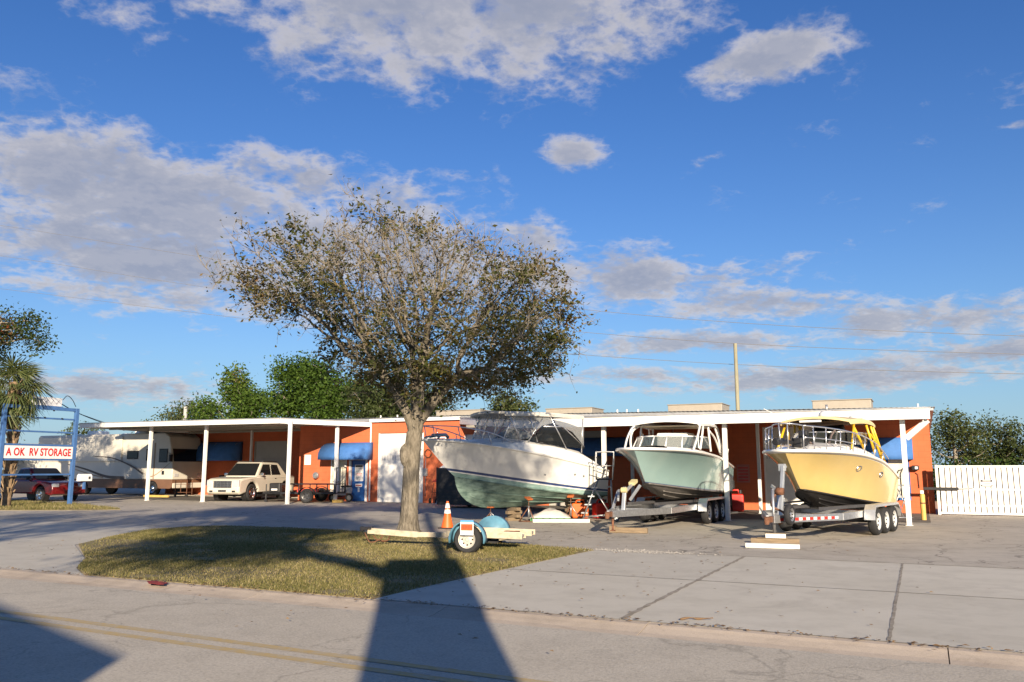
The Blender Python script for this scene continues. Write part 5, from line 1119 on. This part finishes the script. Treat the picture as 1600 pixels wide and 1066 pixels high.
# ------------------------------------------------------------------ cars
HEADL = mat('headlight_lens', (.62, .62, .62), .12, .3, coat=.5)
def arc(cx, r, n=10): return [(cx+r*math.cos(math.pi*i/n), .30+r*math.sin(math.pi*i/n)) for i in range(n+1)]
def vehicle(t, L, W, prof_top, wx, wr, paint, green, sill=.30, glassm=TINT, rimm=CHROME, tumble=.16, pillars=(), trim=None, spokes=5):
    """prof_top: body outline (x, z) from rear to front; green: cabin outline [(x, z)...] rear-bottom, rear-top, front-top, front-bottom"""
    low = [(0.02, sill+.12)]+prof_top+[(L-.02, sill+.10), (L-.14, sill)]
    for x in sorted(wx, reverse=True): low += [(x+wr*1.22*math.cos(math.pi*i/12), sill+max(0, wr*1.22*math.sin(math.pi*i/12)+wr-sill)) for i in range(13)]
    low += [(.14, sill)]
    b = MB(); b.prism(low, 'y', -W/2, W/2); body = b.build('body', paint, t, smooth=50)
    bm = bmesh.new(); bm.from_mesh(body.data); bm.faces.ensure_lookup_table()
    bmesh.ops.inset_region(bm, faces=[f for f in bm.faces if abs(f.normal.y) > .9], thickness=.09, depth=.04, use_even_offset=True)
    for v in bm.verts:
        if v.co.x > L-1.0: v.co.y *= 1-.10*((v.co.x-L+1.0))**2
        if v.co.x < .7: v.co.y *= 1-.06*((.7-v.co.x)/.7)**2
    bm.to_mesh(body.data); bm.free()
    for p_ in body.data.polygons: p_.use_smooth = True
    bv = body.modifiers.new('bevel', 'BEVEL'); bv.width = .05; bv.segments = 3; bv.limit_method = 'ANGLE'; bv.angle_limit = R(50)
    rb_, rt_, ft_, fb_ = green; hw = W/2-.05
    V = [(rb_[0], hw, rb_[1]), (rt_[0], hw-tumble, rt_[1]), (ft_[0], hw-tumble, ft_[1]), (fb_[0], hw, fb_[1])]
    g = MB(); g.add(V+[(x, -y, z) for x, y, z in V], [(0, 1, 2, 3), (7, 6, 5, 4), (0, 4, 5, 1), (1, 5, 6, 2), (2, 6, 7, 3), (3, 7, 4, 0)]); g.build('cabin', paint, t, bevel=.09, seg=4, smooth=50)
    def yy(x, z): zb = rb_[1]; return hw-tumble*(z-zb)/(rt_[1]-zb)
    for poly in pillars:                                     # each side window
        for sg in (1, -1): pane(t, [(x, sg*(yy(x, z)+.008), z) for x, z in poly], glassm, 'side_window', .012)
    n = Vector((ft_[1]-fb_[1], 0, fb_[0]-ft_[0])).normalized()*.012
    def lp(a, c, u): return (a[0]+(c[0]-a[0])*u, a[1]+(c[1]-a[1])*u)
    p, q = lp(fb_, ft_, .10), lp(fb_, ft_, .90)
    pane(t, [(p[0]+n.x, hw-.08, p[1]+n.z), (p[0]+n.x, -hw+.08, p[1]+n.z), (q[0]+n.x, -hw+tumble+.07, q[1]+n.z), (q[0]+n.x, hw-tumble-.07, q[1]+n.z)], glassm, 'windscreen', .012)
    n = Vector((-(rt_[1]-rb_[1]), 0, rt_[0]-rb_[0])).normalized()*.012; p, q = lp(rb_, rt_, .2), lp(rb_, rt_, .88)
    pane(t, [(p[0]+n.x, hw-.12, p[1]+n.z), (p[0]+n.x, -hw+.12, p[1]+n.z), (q[0]+n.x, -hw+tumble+.1, q[1]+n.z), (q[0]+n.x, hw-tumble-.1, q[1]+n.z)], glassm, 'rear_window', .012)
    for x in wx:
        for sg in (1, -1):
            wheel(t, (x, sg*(W/2-.12), wr), wr, .24, rimm, side=sg, rimr=.68, spokes=spokes)
            MB().lathe([(0, 0), (wr*1.2, 0), (wr*1.2, .25*sg)], 20, (x, sg*(W/2-.30), wr), 'y').build('wheel_well', BLACK, t)
    return body, yy
PEARL = mat('cream_pearl_paint', (.70, .655, .55), .25, .15, var=.03, coat=.6)
suv = thing('pickup_suv', 'cream luxury sport utility pickup parked under the left canopy', 'pickup', (-31.0, 33.0, 0), face(.2, -.98))
SX = Matrix
car = suv; L_ = 5.3; off = -L_/2
def shift(t): 
    for c in t.children: c.location.x += off
prof = [(.0, .55), (.02, 1.20), (1.2, 1.22), (3.75, 1.20), (4.3, 1.17), (4.95, 1.12), (5.2, 1.06), (5.28, .9), (5.3, .48)]
vehicle(suv, L_, 1.9, prof, (1.0, 4.2), .42, PEARL, [(.65, 1.16), (1.45, 1.90), (3.05, 1.92), (3.85, 1.16)], sill=.34, pillars=[[(1.42, 1.27), (1.66, 1.78), (2.30, 1.80), (2.32, 1.27)], [(2.40, 1.27), (2.39, 1.80), (3.02, 1.80), (3.50, 1.27)]])
MB().bx(5.285, 5.315, -.50, .50, .66, 1.0).build('grille', mat('dark_chrome', (.25, .25, .25), .25, .9), suv, bevel=.01)
for z in (.71, .79, .87, .95):
    MB().bx(5.3155, 5.325, -.48, .48, z-.008, z+.008).build('grille_bar', CHROME, suv)
for y in (-.3, -.1, .1, .3): MB().bx(5.3155, 5.327, y-.008, y+.008, .67, .99).build('grille_bar', CHROME, suv)
for sg in (1, -1):
    MB().bx(5.16, 5.30, .56*sg-.0 if sg > 0 else -.90, .90 if sg > 0 else -.56, .72, 1.04).build('headlight', HEADL, suv, bevel=.03)
    b = MB(); b.box((3.45, sg*1.03, 1.30), (.12, .2, .16)); b.build('door_mirror', CHROME, suv, bevel=.04)
    MB().bx(1.5, 3.9, sg*.952-.006, sg*.952+.006, .58, .62).build('side_moulding', mat('trim_strip', (.3, .28, .24), .4), suv)
    for x in (2.05, 3.1): MB().box((x, sg*.955, 1.08), (.18, .03, .04)).build('door_handle', CHROME, suv, bevel=.008)
    for x in (2.36, 3.45): MB().bx(x-.005, x+.005, sg*.950-.003, sg*.950+.003, .40, 1.18).build('door_seam', BLACK, suv)
    MB().tube([(1.6, .70*sg, 1.95), (2.95, .70*sg, 1.96)], .02, 6).build('roof_rail', CHROME, suv)
    MB().bx(5.27, 5.31, .62*sg-.09, .62*sg+.09, .46, .54).build('fog_light', BLACK, suv)
MB().bx(5.30, 5.318, -.22, .22, .47, .57).build('front_plate', CHROME, suv)
MB().bx(1.5, 3.6, -.90, .90, .2, .33).build('underbody', BLACK, suv); shift(suv)
# red pickup behind the sign
REDP = mat('dark_red_paint', (.15, .006, .008), .25, .1, var=.05, coat=.6)
red = thing('red_pickup', 'dark red pickup truck parked behind the sign frame', 'pickup', (-40.1, 27.6, 0), R(-3)); L_ = 5.0; off = -L_/2
prof = [(.0, .5), (.02, 1.02), (1.7, 1.05), (3.4, 1.05), (4.3, .98), (4.85, .90), (4.98, .75), (5.0, .45)]
vehicle(red, L_, 1.8, prof, (.95, 4.05), .36, REDP, [(1.65, 1.02), (1.95, 1.62), (2.85, 1.62), (3.55, 1.02)], pillars=[[(1.85, 1.10), (2.03, 1.53), (2.30, 1.54), (2.32, 1.10)], [(2.42, 1.10), (2.42, 1.54), (2.80, 1.54), (3.18, 1.10)]])
for sg in (1, -1):
    MB().bx(4.86, 4.995, .50 if sg > 0 else -.84, .84 if sg > 0 else -.50, .70, .87).build('headlight', HEADL, red, bevel=.03); MB().box((3.15, sg*.98, 1.12), (.12, .18, .15)).build('door_mirror', BLACK, red, bevel=.03)
MB().bx(4.93, 5.04, -.86, .86, .36, .56).build('bumper', REDP, red, bevel=.04); shift(red)

# ------------------------------------------------------------------ motorhome
CRV = mat('rv_cream', (.60, .57, .49), .4, var=.05, scale=1.2, dirt=.12); BRV = mat('rv_brown', (.16, .085, .05), .5, var=.1); DRV = mat('rv_dark_stripe', (.07, .05, .045), .4); TRV = mat('rv_tan_stripe', (.33, .24, .16), .4)
rv = thing('motorhome', 'large cream motorhome with brown swoosh stripes parked at the end of the canopy', 'motorhome', (-44.6, 36.3, 0), R(1.5)); RL = 10.6; W = 1.2
side = [(-6.6, .95), (-6.6, 3.55), (-6.45, 3.68), (4.5, 3.68), (4.9, 3.45), (5.05, 2.9), (5.2, 2.1), (5.28, 1.5), (5.28, .95)]
MB().prism(side, 'y', -W, W).build('body', CRV, rv, bevel=.06, seg=3, smooth=40)
skirt = [(-6.58, .42), (-6.58, .948), (5.27, .948), (5.27, .50), (5.1, .42)]+[(3.65+.5*math.cos(math.pi*i/10), .42+.46*math.sin(math.pi*i/10)) for i in range(11)]+[(-2.2+.5*math.cos(math.pi*i/10), .42+.46*math.sin(math.pi*i/10)) for i in range(11)]
MB().prism(skirt, 'y', -W+.02, W-.02).build('skirt', BRV, rv, bevel=.02)
for x in (3.65, -2.2):
    for sg in (1, -1): wheel(rv, (x, sg*(W-.16), .42), .42, .26, CHROME, side=sg, rimr=.6); MB().lathe([(0, 0), (.47, 0)], 20, (x, sg*(W-.32), .46), 'y').build('wheel_well', BLACK, rv)
pane(rv, [(5.10, -1.08, 2.75), (5.10, 1.08, 2.75), (5.225, 1.08, 2.0), (5.225, -1.08, 2.0)], TINT, 'windscreen', .015)
for (x0, x1, z0, z1) in ((4.15, 4.85, 1.95, 2.75), (3.1, 3.55, 2.05, 2.75), (1.5, 2.45, 2.15, 2.65), (-2.9, -1.9, 2.2, 2.7), (-4.4, -3.5, 2.2, 2.7)):
    w = MB().bx(x0, x1, -W-.022, -W-.004, z0, z1).build('window', BLACK, rv, bevel=.03); MB().bx(x0+.06, x1-.06, -W-.028, -W-.0225, z0+.06, z1-.06).build('pane', TINT, w)
MB().bx(3.75, 3.83, -W-.03, -W-.004, 1.0, 3.1).build('door_edge', TRV, rv)
MB().bx(-6.2, 1.1, -W-.09, -W-.004, 2.02, 3.55).build('slide_out', CRV, rv, bevel=.03)
def swoosh(pts, w0, w1, m, y=-W-.008):
    P = rail_curve(pts, 24); b = MB(); top = []; bot = []
    for i, p in enumerate(P):
        w = w0+(w1-w0)*i/24; top.append((p.x, y, p.y+w)); bot.append((p.x, y, p.y-w))
    b.grid([top, bot]); b.build('stripe', m, rv, solid=.006, fix=False)
swoosh([(-3.6, 1.85, 0), (-2.0, 1.55, 0), (-.2, 1.12, 0), (1.4, 1.02, 0)], .03, .10, DRV); swoosh([(-3.2, 1.6, 0), (-1.6, 1.25, 0), (-.4, 1.05, 0)], .02, .05, TRV)
swoosh([(-1.3, 2.35, 0), (.4, 2.22, 0), (2.0, 1.75, 0), (3.0, 1.3, 0)], .02, .06, DRV, -W-.10); swoosh([(3.2, 1.05, 0), (4.0, 1.25, 0), (5.1, 1.95, 0)], .04, .02, TRV)
for x in (-2.6, 1.6): MB().bx(x-.55, x+.55, -.4, .4, 3.685, 3.95).build('roof_air_unit', WHITE, rv, bevel=.08)
for x in (-4.2, .0, 3.2): MB().bx(x-.2, x+.2, -.2, .2, 3.685, 3.77).build('roof_vent', WHITE, rv, bevel=.02)
for y in (-1.38, 1.38): b = MB(); b.tube([(4.9, y*.88, 2.5), (5.25, y, 2.45)], .02, 6); b.box((5.27, y, 2.2), (.12, .2, .42)); b.build('mirror', BLACK, rv)
for y in (-.9, .9): MB().box((5.27, y, 1.2), (.06, .34, .2)).build('headlight', HEADL, rv, bevel=.02)
MB().bx(5.262, 5.33, -1.15, 1.15, .45, .75).build('bumper', CRV, rv, bevel=.04)
MB().box((4.55, -W-.02, 1.35), (.16, .04, .22)).build('marker_lamp', BLACK, rv)

# ------------------------------------------------------------------ black utility trailer
ut = thing('utility_trailer', 'black open utility trailer with raised ramp gate under the left canopy', 'trailer', (-26.2, 31.9, 0), R(16))
for sg in (1, -1):
    MB().bar((-1.3, .65*sg, .45), (1.4, .65*sg, .45), .06, .08).build('floor_rail', DARKM, ut); MB().bar((-1.3, .65*sg, .86), (1.4, .65*sg, .86), .045, .045).build('top_rail', DARKM, ut)
    for x in (-1.28, -.4, .5, 1.38): MB().bar((x, .65*sg, .45), (x, .65*sg, .86), .04, .04).build('stake', DARKM, ut)
    wheel(ut, (.1, .85*sg, .33), .33, .2, mat('dark_rim', (.10, .10, .10), .35, .5), side=sg, spokes=5)
    f = MB(); o = [(.1+.41*math.cos(R(q)), .33+.40*math.sin(R(q))) for q in range(5, 180, 17)]; f.grid([[(p[0], .72*sg, p[1]) for p in o], [(p[0], .98*sg, p[1]) for p in o]]); f.build('fender', DARKM, ut, solid=.01)
    MB().bar((-2.5, .03*sg, .42), (-1.3, .6*sg, .44), .06, .08).build('tongue_beam', DARKM, ut)
    MB().bar((1.42, .62*sg, .4), (1.45, .62*sg, 1.65), .04, .04).build('gate_post', DARKM, ut)
for z in (.45, .95, 1.62): MB().bar((1.43, -.6, z), (1.43, .6, z), .03, .03).build('gate_rail', DARKM, ut)
for y in (-.2, .2): MB().bar((1.43, y, .45), (1.43, y, 1.62), .02, .02).build('gate_bar', DARKM, ut)
for x in (-1.3, 1.4): MB().bar((x, -.62, .86), (x, .62, .86), .045, .045).build('end_rail', DARKM, ut)
b = MB(); b.bx(-1.29, 1.38, -.61, .61, .415, .435); b.build('deck_boards', WOOD, ut)
b = MB(); b.box((-1.75, 0, .68), (.55, .8, .45)); bx_ = b.build('tool_box', BLACK, ut, bevel=.05); MB().box((-1.75, -.405, .60), (.3, .006, .08)).build('label_plate', PAPER, bx_)
b = MB(); b.tube([(-2.3, -.12, .85), (-2.3, -.12, .12)], .03, 8); b.lathe([(0, -.03), (.08, -.03), (.08, .03), (0, .03)], 12, (-2.3, -.12, .08), 'y'); b.build('tongue_jack', DARKM, ut)
MB().box((-.3, .2, .53), (1.0, .35, .18), .2).build('red_crossbar', mat('red_steel', (.45, .02, .02), .5), ut, bevel=.02)

# ------------------------------------------------------------------ roadside sign frame
SGB = mat('sign_frame_blue', (.055, .14, .33), .55, var=.12, scale=5, dirt=.15)
sg_ = thing('roadside_sign', 'blue steel sign frame with the A OK RV STORAGE board at the left edge', 'sign', (-33.45, 22.9, 0), R(90))
# local x runs along the frame (away from the road), local -y faces the street on the right
for x in (-1.62, 1.62): MB().bx(x-.075, x+.075, -.075, .075, 0, 4.22).build('post', SGB, sg_, bevel=.008)
for z, h in ((4.15, .14), (3.72, .07), (3.14, .07), (2.575, .08), (1.965, .08), (1.34, .07)): MB().bx(-1.545, 1.545, -.04, .04, z-h/2, z+h/2).build('rail', SGB, sg_, bevel=.006)
bd = MB().bx(-1.53, 1.53, -.06, .03, 2.01, 2.53).build('sign_board', mat('sign_white', (.80, .78, .74), .5, var=.03, dirt=.1), sg_, bevel=.006)
RSG = mat('sign_red', (.55, .015, .02), .5)
text_mesh('A OK  RV STORAGE', .44, RSG, bd, (0, -.064, 2.265), (R(90), 0, 0), depth=.003, bold=.012, sx=.71)
n = MB().bx(-.55, .85, -.03, .03, 4.26, 4.62).build('top_board', mat('faded_board', (.62, .63, .64), .6, var=.2, scale=6, dirt=.3), sg_); 
k = MB()
for i in range(5): k.bar((-.45+.26*i, -.034, 4.34), (-.32+.26*i, -.034, 4.52), .004, .03)
k.build('faded_strokes', GREYINK, n)
MB().bx(-.58, .88, -.04, .04, 4.222, 4.258).build('board_rail', SGB, sg_)
b = MB(); b.tube(rail_curve([(.9, 0, 4.55), (1.1, .0, 4.75), (1.35, 0, 4.6), (1.55, 0, 4.3)], 16), .015, 6); b.build('conduit', DARKM, sg_, smooth=True)
for x, z in ((-.5, 3.77), (.1, 3.75), (.9, 3.74), (-.3, 1.37), (.5, 4.06), (-.7, 4.06)): MB().box((x, -.05, z), (.06, .05, .05)).build('bolt', DARKM, sg_)
mbx = thing('mailbox', 'white mailbox on the right post of the sign frame', 'mailbox', (-33.05, 24.85, 1.05), R(90))
b = MB(); b.prism([(-.13, 0), (.13, 0), (.13, .18)]+[(.13*math.cos(R(q)), .18+.13*math.sin(R(q))) for q in range(20, 180, 20)]+[(-.13, .18)], 'x', -.28, .28); b.build('shell', WHITE, mbx, smooth=40)
MB().bx(.1, .2, -.136, -.131, .08, .2).build('number_plate', INK, mbx); MB().bx(-.04, .04, -.05, .05, -.35, 0).build('bracket', SGB, mbx)

# ------------------------------------------------------------------ utility poles and wires
POLE = mat('weathered_pole', (.30, .28, .19), .9, var=.2, scale=4, stretch=(1, 1, .2))
def pole(loc, h, r, label):
    t = thing('utility_pole', label, 'pole', loc); MB().lathe([(r, 0), (r*.8, h), (0, h+.02)], 14).build('shaft', POLE, t, smooth=40); return t
pole((-11.35, 60, 0), 10.5, .16, 'bare wooden pole rising behind the storage building roof')
p = pole((-64.5, 59, 0), 7.6, .22, 'pale concrete pole behind the left end of the canopy'); p.children[0].data.materials[0] = mat('concrete_pole', (.42, .41, .38), .9, var=.1)
MB().bx(-.12, .12, -.12, .12, 6.9, 7.4).build('transformer', TAN, p)
def wire(name, pts, r, label):
    tag(MB().tube(rail_curve(pts, 40), r, 5).build(name, mat('cable_grey', (.20, .19, .18), .7) if r < .02 else BLACK, smooth=True), label, 'wire')
LW = [((-140, 60, 40.2), (-98.6, 60, 30.85), (-58.9, 60, 21.7), (-22.5, 60, 13.9), (6.45, 60, 9.8), (40, 60, 7.0)), ((-140, 60.4, 35.2), (-98, 60.4, 27.0), (-60.4, 60.4, 19.1), (-22.57, 60.4, 12.15), (6.36, 60.4, 8.7), (40, 60.4, 6.4)), ((-140, 60.8, 30), (-97.4, 60.8, 22.9), (-53.7, 60.8, 15.35), (-22.6, 60.8, 10.4), (6.3, 60.8, 7.5), (40, 60.8, 5.8))]
for i, w in enumerate(LW): wire('power_line', w, .018, ('topmost of the three long power lines crossing the sky', 'middle of the three long power lines crossing the sky', 'lowest of the three long power lines crossing the sky')[i])
wire('service_cable', ((-43, 26, 7.9), (-45.2, 30, 6.6), (-47.5, 34.5, 5.2), (-49.5, 40, 4.2)), .03, 'thick black service cable dropping behind the sign frame to the roof')
wire('service_cable', ((-43, 26, 7.0), (-46.0, 31.5, 5.6), (-50, 40, 4.4)), .014, 'thin grey service cable below the thick black one behind the sign frame')

hs = thing('far_house', 'pale low house with grey roof seen far off through the sign frame', 'house', (-97, 75, 0), R(35))
MB().bx(-9, 9, -4, 4, 0, 3.0).build('wall', mat('pale_house_wall', (.62, .60, .55), .8), hs); MB().prism([(-4.6, 2.95), (4.6, 2.95), (0, 4.8)], 'x', -9.6, 9.6).build('roof', mat('grey_shingle', (.34, .33, .32), .9, var=.2, scale=4), hs)
for x in (-5, 0, 5): w = MB().bx(x-.8, x+.8, -4.05, -4.005, .9, 2.2).build('window', TINT, hs)
# ------------------------------------------------------------------ clutter under the canopies
t = thing('pallet', 'green pallet heaped with a white tarpaulin below the white boat', 'pallet', (-10.35, 23.9, 0), R(24))
GP = mat('green_pallet', (.10, .34, .12), .7, var=.15)
for y in (-.4, 0, .4): MB().bx(-.6, .6, y-.04, y+.04, .0, .09).build('runner', GP, t)
for i in range(6): MB().bx(-.6+i*.21, -.45+i*.21, -.46, .46, .091, .11).build('board', GP, t)
b = MB(); rows = []; rr = random.Random(5)
for i in range(9):
    x = -.62+1.24*i/8; rows.append([(x, -.5+1.0*j/8, .112+.24*math.sin(math.pi*i/8)*math.sin(math.pi*j/8)*rr.uniform(.7, 1.25)+.01*rr.random()) for j in range(9)])
b.grid(rows); b.build('tarpaulin', mat('white_tarp', (.66, .60, .54), .7, var=.12), t, smooth=60, solid=.01)
tag(MB().box((-9.75, 23.35, .05), (1.7, .14, .10), R(24)).build('white_timber', WOODW, bevel=.01), 'long white timber lying below the stern of the white boat', 'timber')
def canister(loc, label, m, s=1., rz=0.):
    t = thing('fuel_can', label, 'can', loc, rz)
    MB().box((0, 0, .17*s), (.36*s, .18*s, .32*s)).build('body', m, t, bevel=.04*s, seg=3); b = MB(); b.tube([(-.1*s, 0, .33*s), (-.06*s, 0, .40*s), (.08*s, 0, .40*s), (.1*s, 0, .33*s)], .02*s, 6); b.build('handle', m, t, smooth=True); MB().lathe([(0, .06*s), (.03*s, .06*s), (.035*s, 0)], 10, (.12*s, 0, .34*s)).build('cap', BLACK, t)
    return t
REDC = mat('red_plastic', (.55, .03, .02), .45, var=.1); ORP = mat('orange_plastic', (.72, .13, .02), .5, var=.1)
canister((-9.9, 25.3, 0), 'orange fuel can beneath the stern of the white boat', ORP, 1.5, .3); canister((-9.35, 25.7, 0), 'red fuel can by the foot of the boarding steps', REDC, 1.5, 1.0)
canister((-8.35, 27.6, 0), 'orange bin standing behind the mint boat bow by the post', ORP, 1.7, .2); canister((-6.3, 31.8, 0), 'large red fuel can against the wall right of the mint boat', REDC, 2.0, .2); canister((-6.9, 32.3, 0), 'smaller red can beside the large one at the wall', REDC, 1.3, 1.1)
def engine(loc, label, rz):
    t = thing('outboard_engine', label, 'outboard engine', loc, rz)
    MB().bx(-.3, .3, -.25, .25, .0, .06).build('stand_base', DARKM, t)
    for y in (-.2, .2): MB().bar((-.2, y, .06), (.0, y*.6, .95), .05, .05).build('stand_leg', DARKM, t)
    MB().box((.05, 0, 1.02), (.55, .36, .38)).build('cowling', BLACK, t, bevel=.08, seg=3); b = MB(); b.tube([(.08, 0, .85), (.10, 0, .35), (.2, 0, .22)], [.12, .08, .06], 10); b.build('leg', DARKM, t, smooth=True)
    MB().box((.05, -.186, 1.05), (.3, .006, .10)).build('cowl_decal', PAPER, t)
    return t
engine((-6.35, 31.0, 0), 'black outboard engine on a stand in the shade right of the mint boat', R(-60)); engine((-7.8, 31.6, 0), 'dark outboard engine on a stand behind the mint boat stern', R(-120))
# folded grey scaffold by the right post
t = thing('scaffold_frame', 'folded grey lattice scaffold leaning low beside the right canopy post', 'scaffold', (-.95, 27.6, 0), R(10))
for i in range(5):
    x = -.5+i*.2; MB().tube([(x, 0, .15), (x+.35, .02, 1.1)], .016, 6).build('brace_tube', STEEL, t, smooth=True); MB().tube([(x+.35, .06, .15), (x, .08, 1.1)], .016, 6).build('brace_tube', STEEL, t, smooth=True)
for z in (.15, 1.1): MB().tube([(-.55, .04, z), (.7, .04, z)], .02, 6).build('rail_tube', STEEL, t, smooth=True)
for x in (-.5, .6): wheel(t, (x, .04, .07), .07, .04, STEEL)
# black slatted trailer behind the white boat
t = thing('box_trailer', 'black slatted box trailer standing in the dark behind the white boat bow', 'trailer', (-16.75, 30.6, 0), R(4))
for i in range(12): MB().bx(-1.3, 1.3, -.72, -.69, .13+i*.125, .24+i*.125).build('slat', BLACK, t)
MB().bx(-1.3, 1.3, -.685, .7, .12, 1.62).build('box', BLACK, t)
for x in (-.5, .35): wheel(t, (x, .8, .3), .3, .18, STEEL, side=1)
for x in (-1.28, 1.28): MB().bx(x-.03, x+.03, -.75, -.722, .42, 1.64).build('corner_post', DARKM, t)
# hand truck and white board by the wall
t = thing('hand_truck', 'small hand truck with a black wheel against the orange wall', 'hand truck', (-20.2, 33.15, 0), R(5))
for x in (-.16, .16): wheel(t, (x, 0, .13), .13, .05, STEEL, ax='x', side=1 if x > 0 else -1)
b = MB(); b.tube([(-.12, .0, .12), (-.14, .3, .9)], .016, 6); b.tube([(.12, 0, .12), (.14, .3, .9)], .016, 6); b.tube([(-.13, .15, .5), (.13, .15, .5)], .014, 6); b.build('frame', RUST, t, smooth=True)
n = MB(); n.prism([(-.25, 0), (.25, 0), (.0, .62), (-.12, .6)], 'y', 0, .03); o = tag(n.build('white_board', PAPER), 'tapered white board leaning on the orange wall behind the cone', 'board'); o.location = (-19.75, 33.05, .0); o.rotation_euler = (R(-20), 0, R(4))
# air compressor and wheelbarrow parts in the left bay
t = thing('workbench', 'cluttered dark workbench in the shade behind the cream pickup', 'workbench', (-36.5, 37.0, 0))
for x in (-.9, .9):
    for y in (-.3, .3): MB().bx(x-.03, x+.03, y-.03, y+.03, 0, .85).build('leg', DARKM, t)
MB().bx(-1.0, 1.0, -.36, .36, .851, .9).build('top', WOOD, t); MB().bx(-.95, .95, -.3, .3, .3, .33).build('shelf', WOOD, t)
for x, h, m in ((-.6, .3, BLACK), (-.1, .42, DARKM), (.45, .25, RUST), (.75, .35, BLACK)): MB().bx(x-.14, x+.14, -.15, .15, .9005, .9+h).build('tool_case', m, t, bevel=.02)
t = thing('wire_cart', 'rusty wire cart beside the front of the motorhome', 'cart', (-37.6, 34.6, 0), R(10))
for z in (.25, .7): MB().bx(-.4, .4, -.25, .25, z, z+.02).build('shelf', RUST, t)
for x in (-.38, .38):
    for y in (-.23, .23): MB().bx(x-.015, x+.015, y-.015, y+.015, 0.08, .95).build('upright', RUST, t)
for x in (-.38, .38): MB().lathe([(0, -.02), (.08, -.02), (.08, .02), (0, .02)], 12, (x, -.23, .08), 'y').build('caster', RUBBER, t)
tag(MB().box((-38.6, 33.6, .06), (1.8, .14, .12), R(3)).build('parking_stop', YB, bevel=.02), 'yellow parking stop in front of the motorhome', 'parking stop')
tag(MB().box((-24.75, 32.0, .07), (.5, .22, .14), R(8)).build('yellow_block', YB, bevel=.02), 'yellow concrete block at the foot of the second canopy post', 'block')
t = thing('scooter', 'grey step-through scooter behind the black trailer near the blue door', 'scooter', (-25.35, 33.0, 0), R(190))
for x in (-.45, .45): wheel(t, (x, 0, .2), .2, .09, STEEL, side=-1)
b = MB(); b.tube(rail_curve([(.45, 0, .3), (.32, 0, .75), (.28, 0, .95)], 8), .04, 8); b.tube([(.28, -.28, .97), (.28, .28, .97)], .018, 6); b.build('steering', DARKM, t, smooth=True)
MB().box((-.3, 0, .55), (.55, .24, .3)).build('body', mat('scooter_grey', (.35, .34, .33), .4), t, bevel=.07, seg=3); MB().box((-.28, 0, .74), (.5, .24, .09)).build('seat', BLACK, t, bevel=.03); MB().box((.1, 0, .27), (.45, .22, .06)).build('footboard', DARKM, t, bevel=.02)
# small litter: red rag in the gutter, bark strip, gravel at the lawn's corner
def rag(name, label, cat, loc, m, s, seed, fl=.03):
    rr = random.Random(seed); b = MB(); n = 14; V = [(0, 0, fl)]
    for i in range(n):
        a = 2*math.pi*i/n; q = s*rr.uniform(.5, 1.1); V.append((q*1.6*math.cos(a), q*.7*math.sin(a), rr.uniform(0.004, fl)))
    b.add(V, [(0, 1+i, 1+(i+1) % n) for i in range(n)]); o = b.build(name, m, solid=.006); o.location = loc; o.rotation_euler = (0, 0, R(-10)); return tag(o, label, cat)
rag('red_cloth', 'dark red cloth lying on the kerb left of the shadow', 'cloth', (-9.55, 8.43, .028), mat('dark_red_cloth', (.17, .02, .02), .9, var=.3, scale=20), .16, 3)
b = MB(); b.tube(rail_curve([(-.22, -.1, .03), (-.1, .0, .045), (.0, .05, .03), (.2, .09, .05)], 12), [.012+.006*math.sin(i) for i in range(13)], 6); o = tag(b.build('palm_strip', mat('dry_palm_leaf', (.17, .105, .055), .9), smooth=True), 'dry brown leaf strip lying on the driveway slab', 'leaf'); o.location = (-2.2, 8.95, .012); o.scale = (.75, .75, .75)
g = np.random.default_rng(8); V = []; F = []
for i in range(700):
    x, y = g.normal(-4.9, .55), g.normal(15.75, .16); s = g.uniform(.008, .028); z = .012 if y > 15.7 else .03; b0 = len(V)
    for dx, dy, dz in ((1, 0, 0), (0, 1, 0), (-1, 0, 0), (0, -1, 0), (0, 0, .8)): V.append((x+dx*s*g.uniform(.7, 1.2), y+dy*s*g.uniform(.7, 1.2), z+dz*s))
    F += [(b0, b0+1, b0+4), (b0+1, b0+2, b0+4), (b0+2, b0+3, b0+4), (b0+3, b0, b0+4)]
tag(np_mesh('gravel', V, F, mat('pale_gravel', (.45, .42, .36), .9, var=.2, scale=30)), 'pale gravel strewn at the corner between lawn and driveway', 'gravel', kind='stuff')

# ------------------------------------------------------------------ unseen shadow casters added behind the photographer
qd = Vector((math.cos(SUN_AZ), math.sin(SUN_AZ), 0)); td = Vector((-math.sin(SUN_AZ), math.cos(SUN_AZ), 0))
STC = mat('pale_stucco', (.45, .42, .36), .9, var=.08, bump=.1)
def qt(q, t): v = qd*q+td*t; return (v.x, v.y, 0)
py = thing('shadow_pylon', 'tall stucco pylon added unseen behind the photographer to cast the wedge shadow', 'pylon', qt(.255, -4.6), SUN_AZ)  # stands in for whatever throws the tapered foreground shadow
MB().bx(-.75, .75, -.35, .35, 0, .35).build('plinth', STC, py, bevel=.03); MB().bx(-.625, .625, -.22, .22, .351, 5.75).build('shaft', STC, py, bevel=.03)
sh = thing('shadow_shed', 'small gabled shed added unseen behind the photographer to cast the left road shadow', 'shed', qt(-5.6, -7.2), SUN_AZ)  # added to cast the sloping-edged shadow at the left of the road
MB().bx(-3.1, 3.1, -2.0, 2.0, 0, 3.8).build('wall', STC, sh)
b = MB(); b.prism([(-3.35, 3.75), (3.15, 3.801), (0, 5.0)], 'y', -2.2, 2.2); b.build('roof', ROOFM, sh)
MB().bx(-1.2, -.2, 2.001, 2.05, 0, 2.05).build('door', BLUED, sh); MB().bx(1.0, 2.2, 2.001, 2.05, 1.1, 2.1).build('window', TINT, sh)
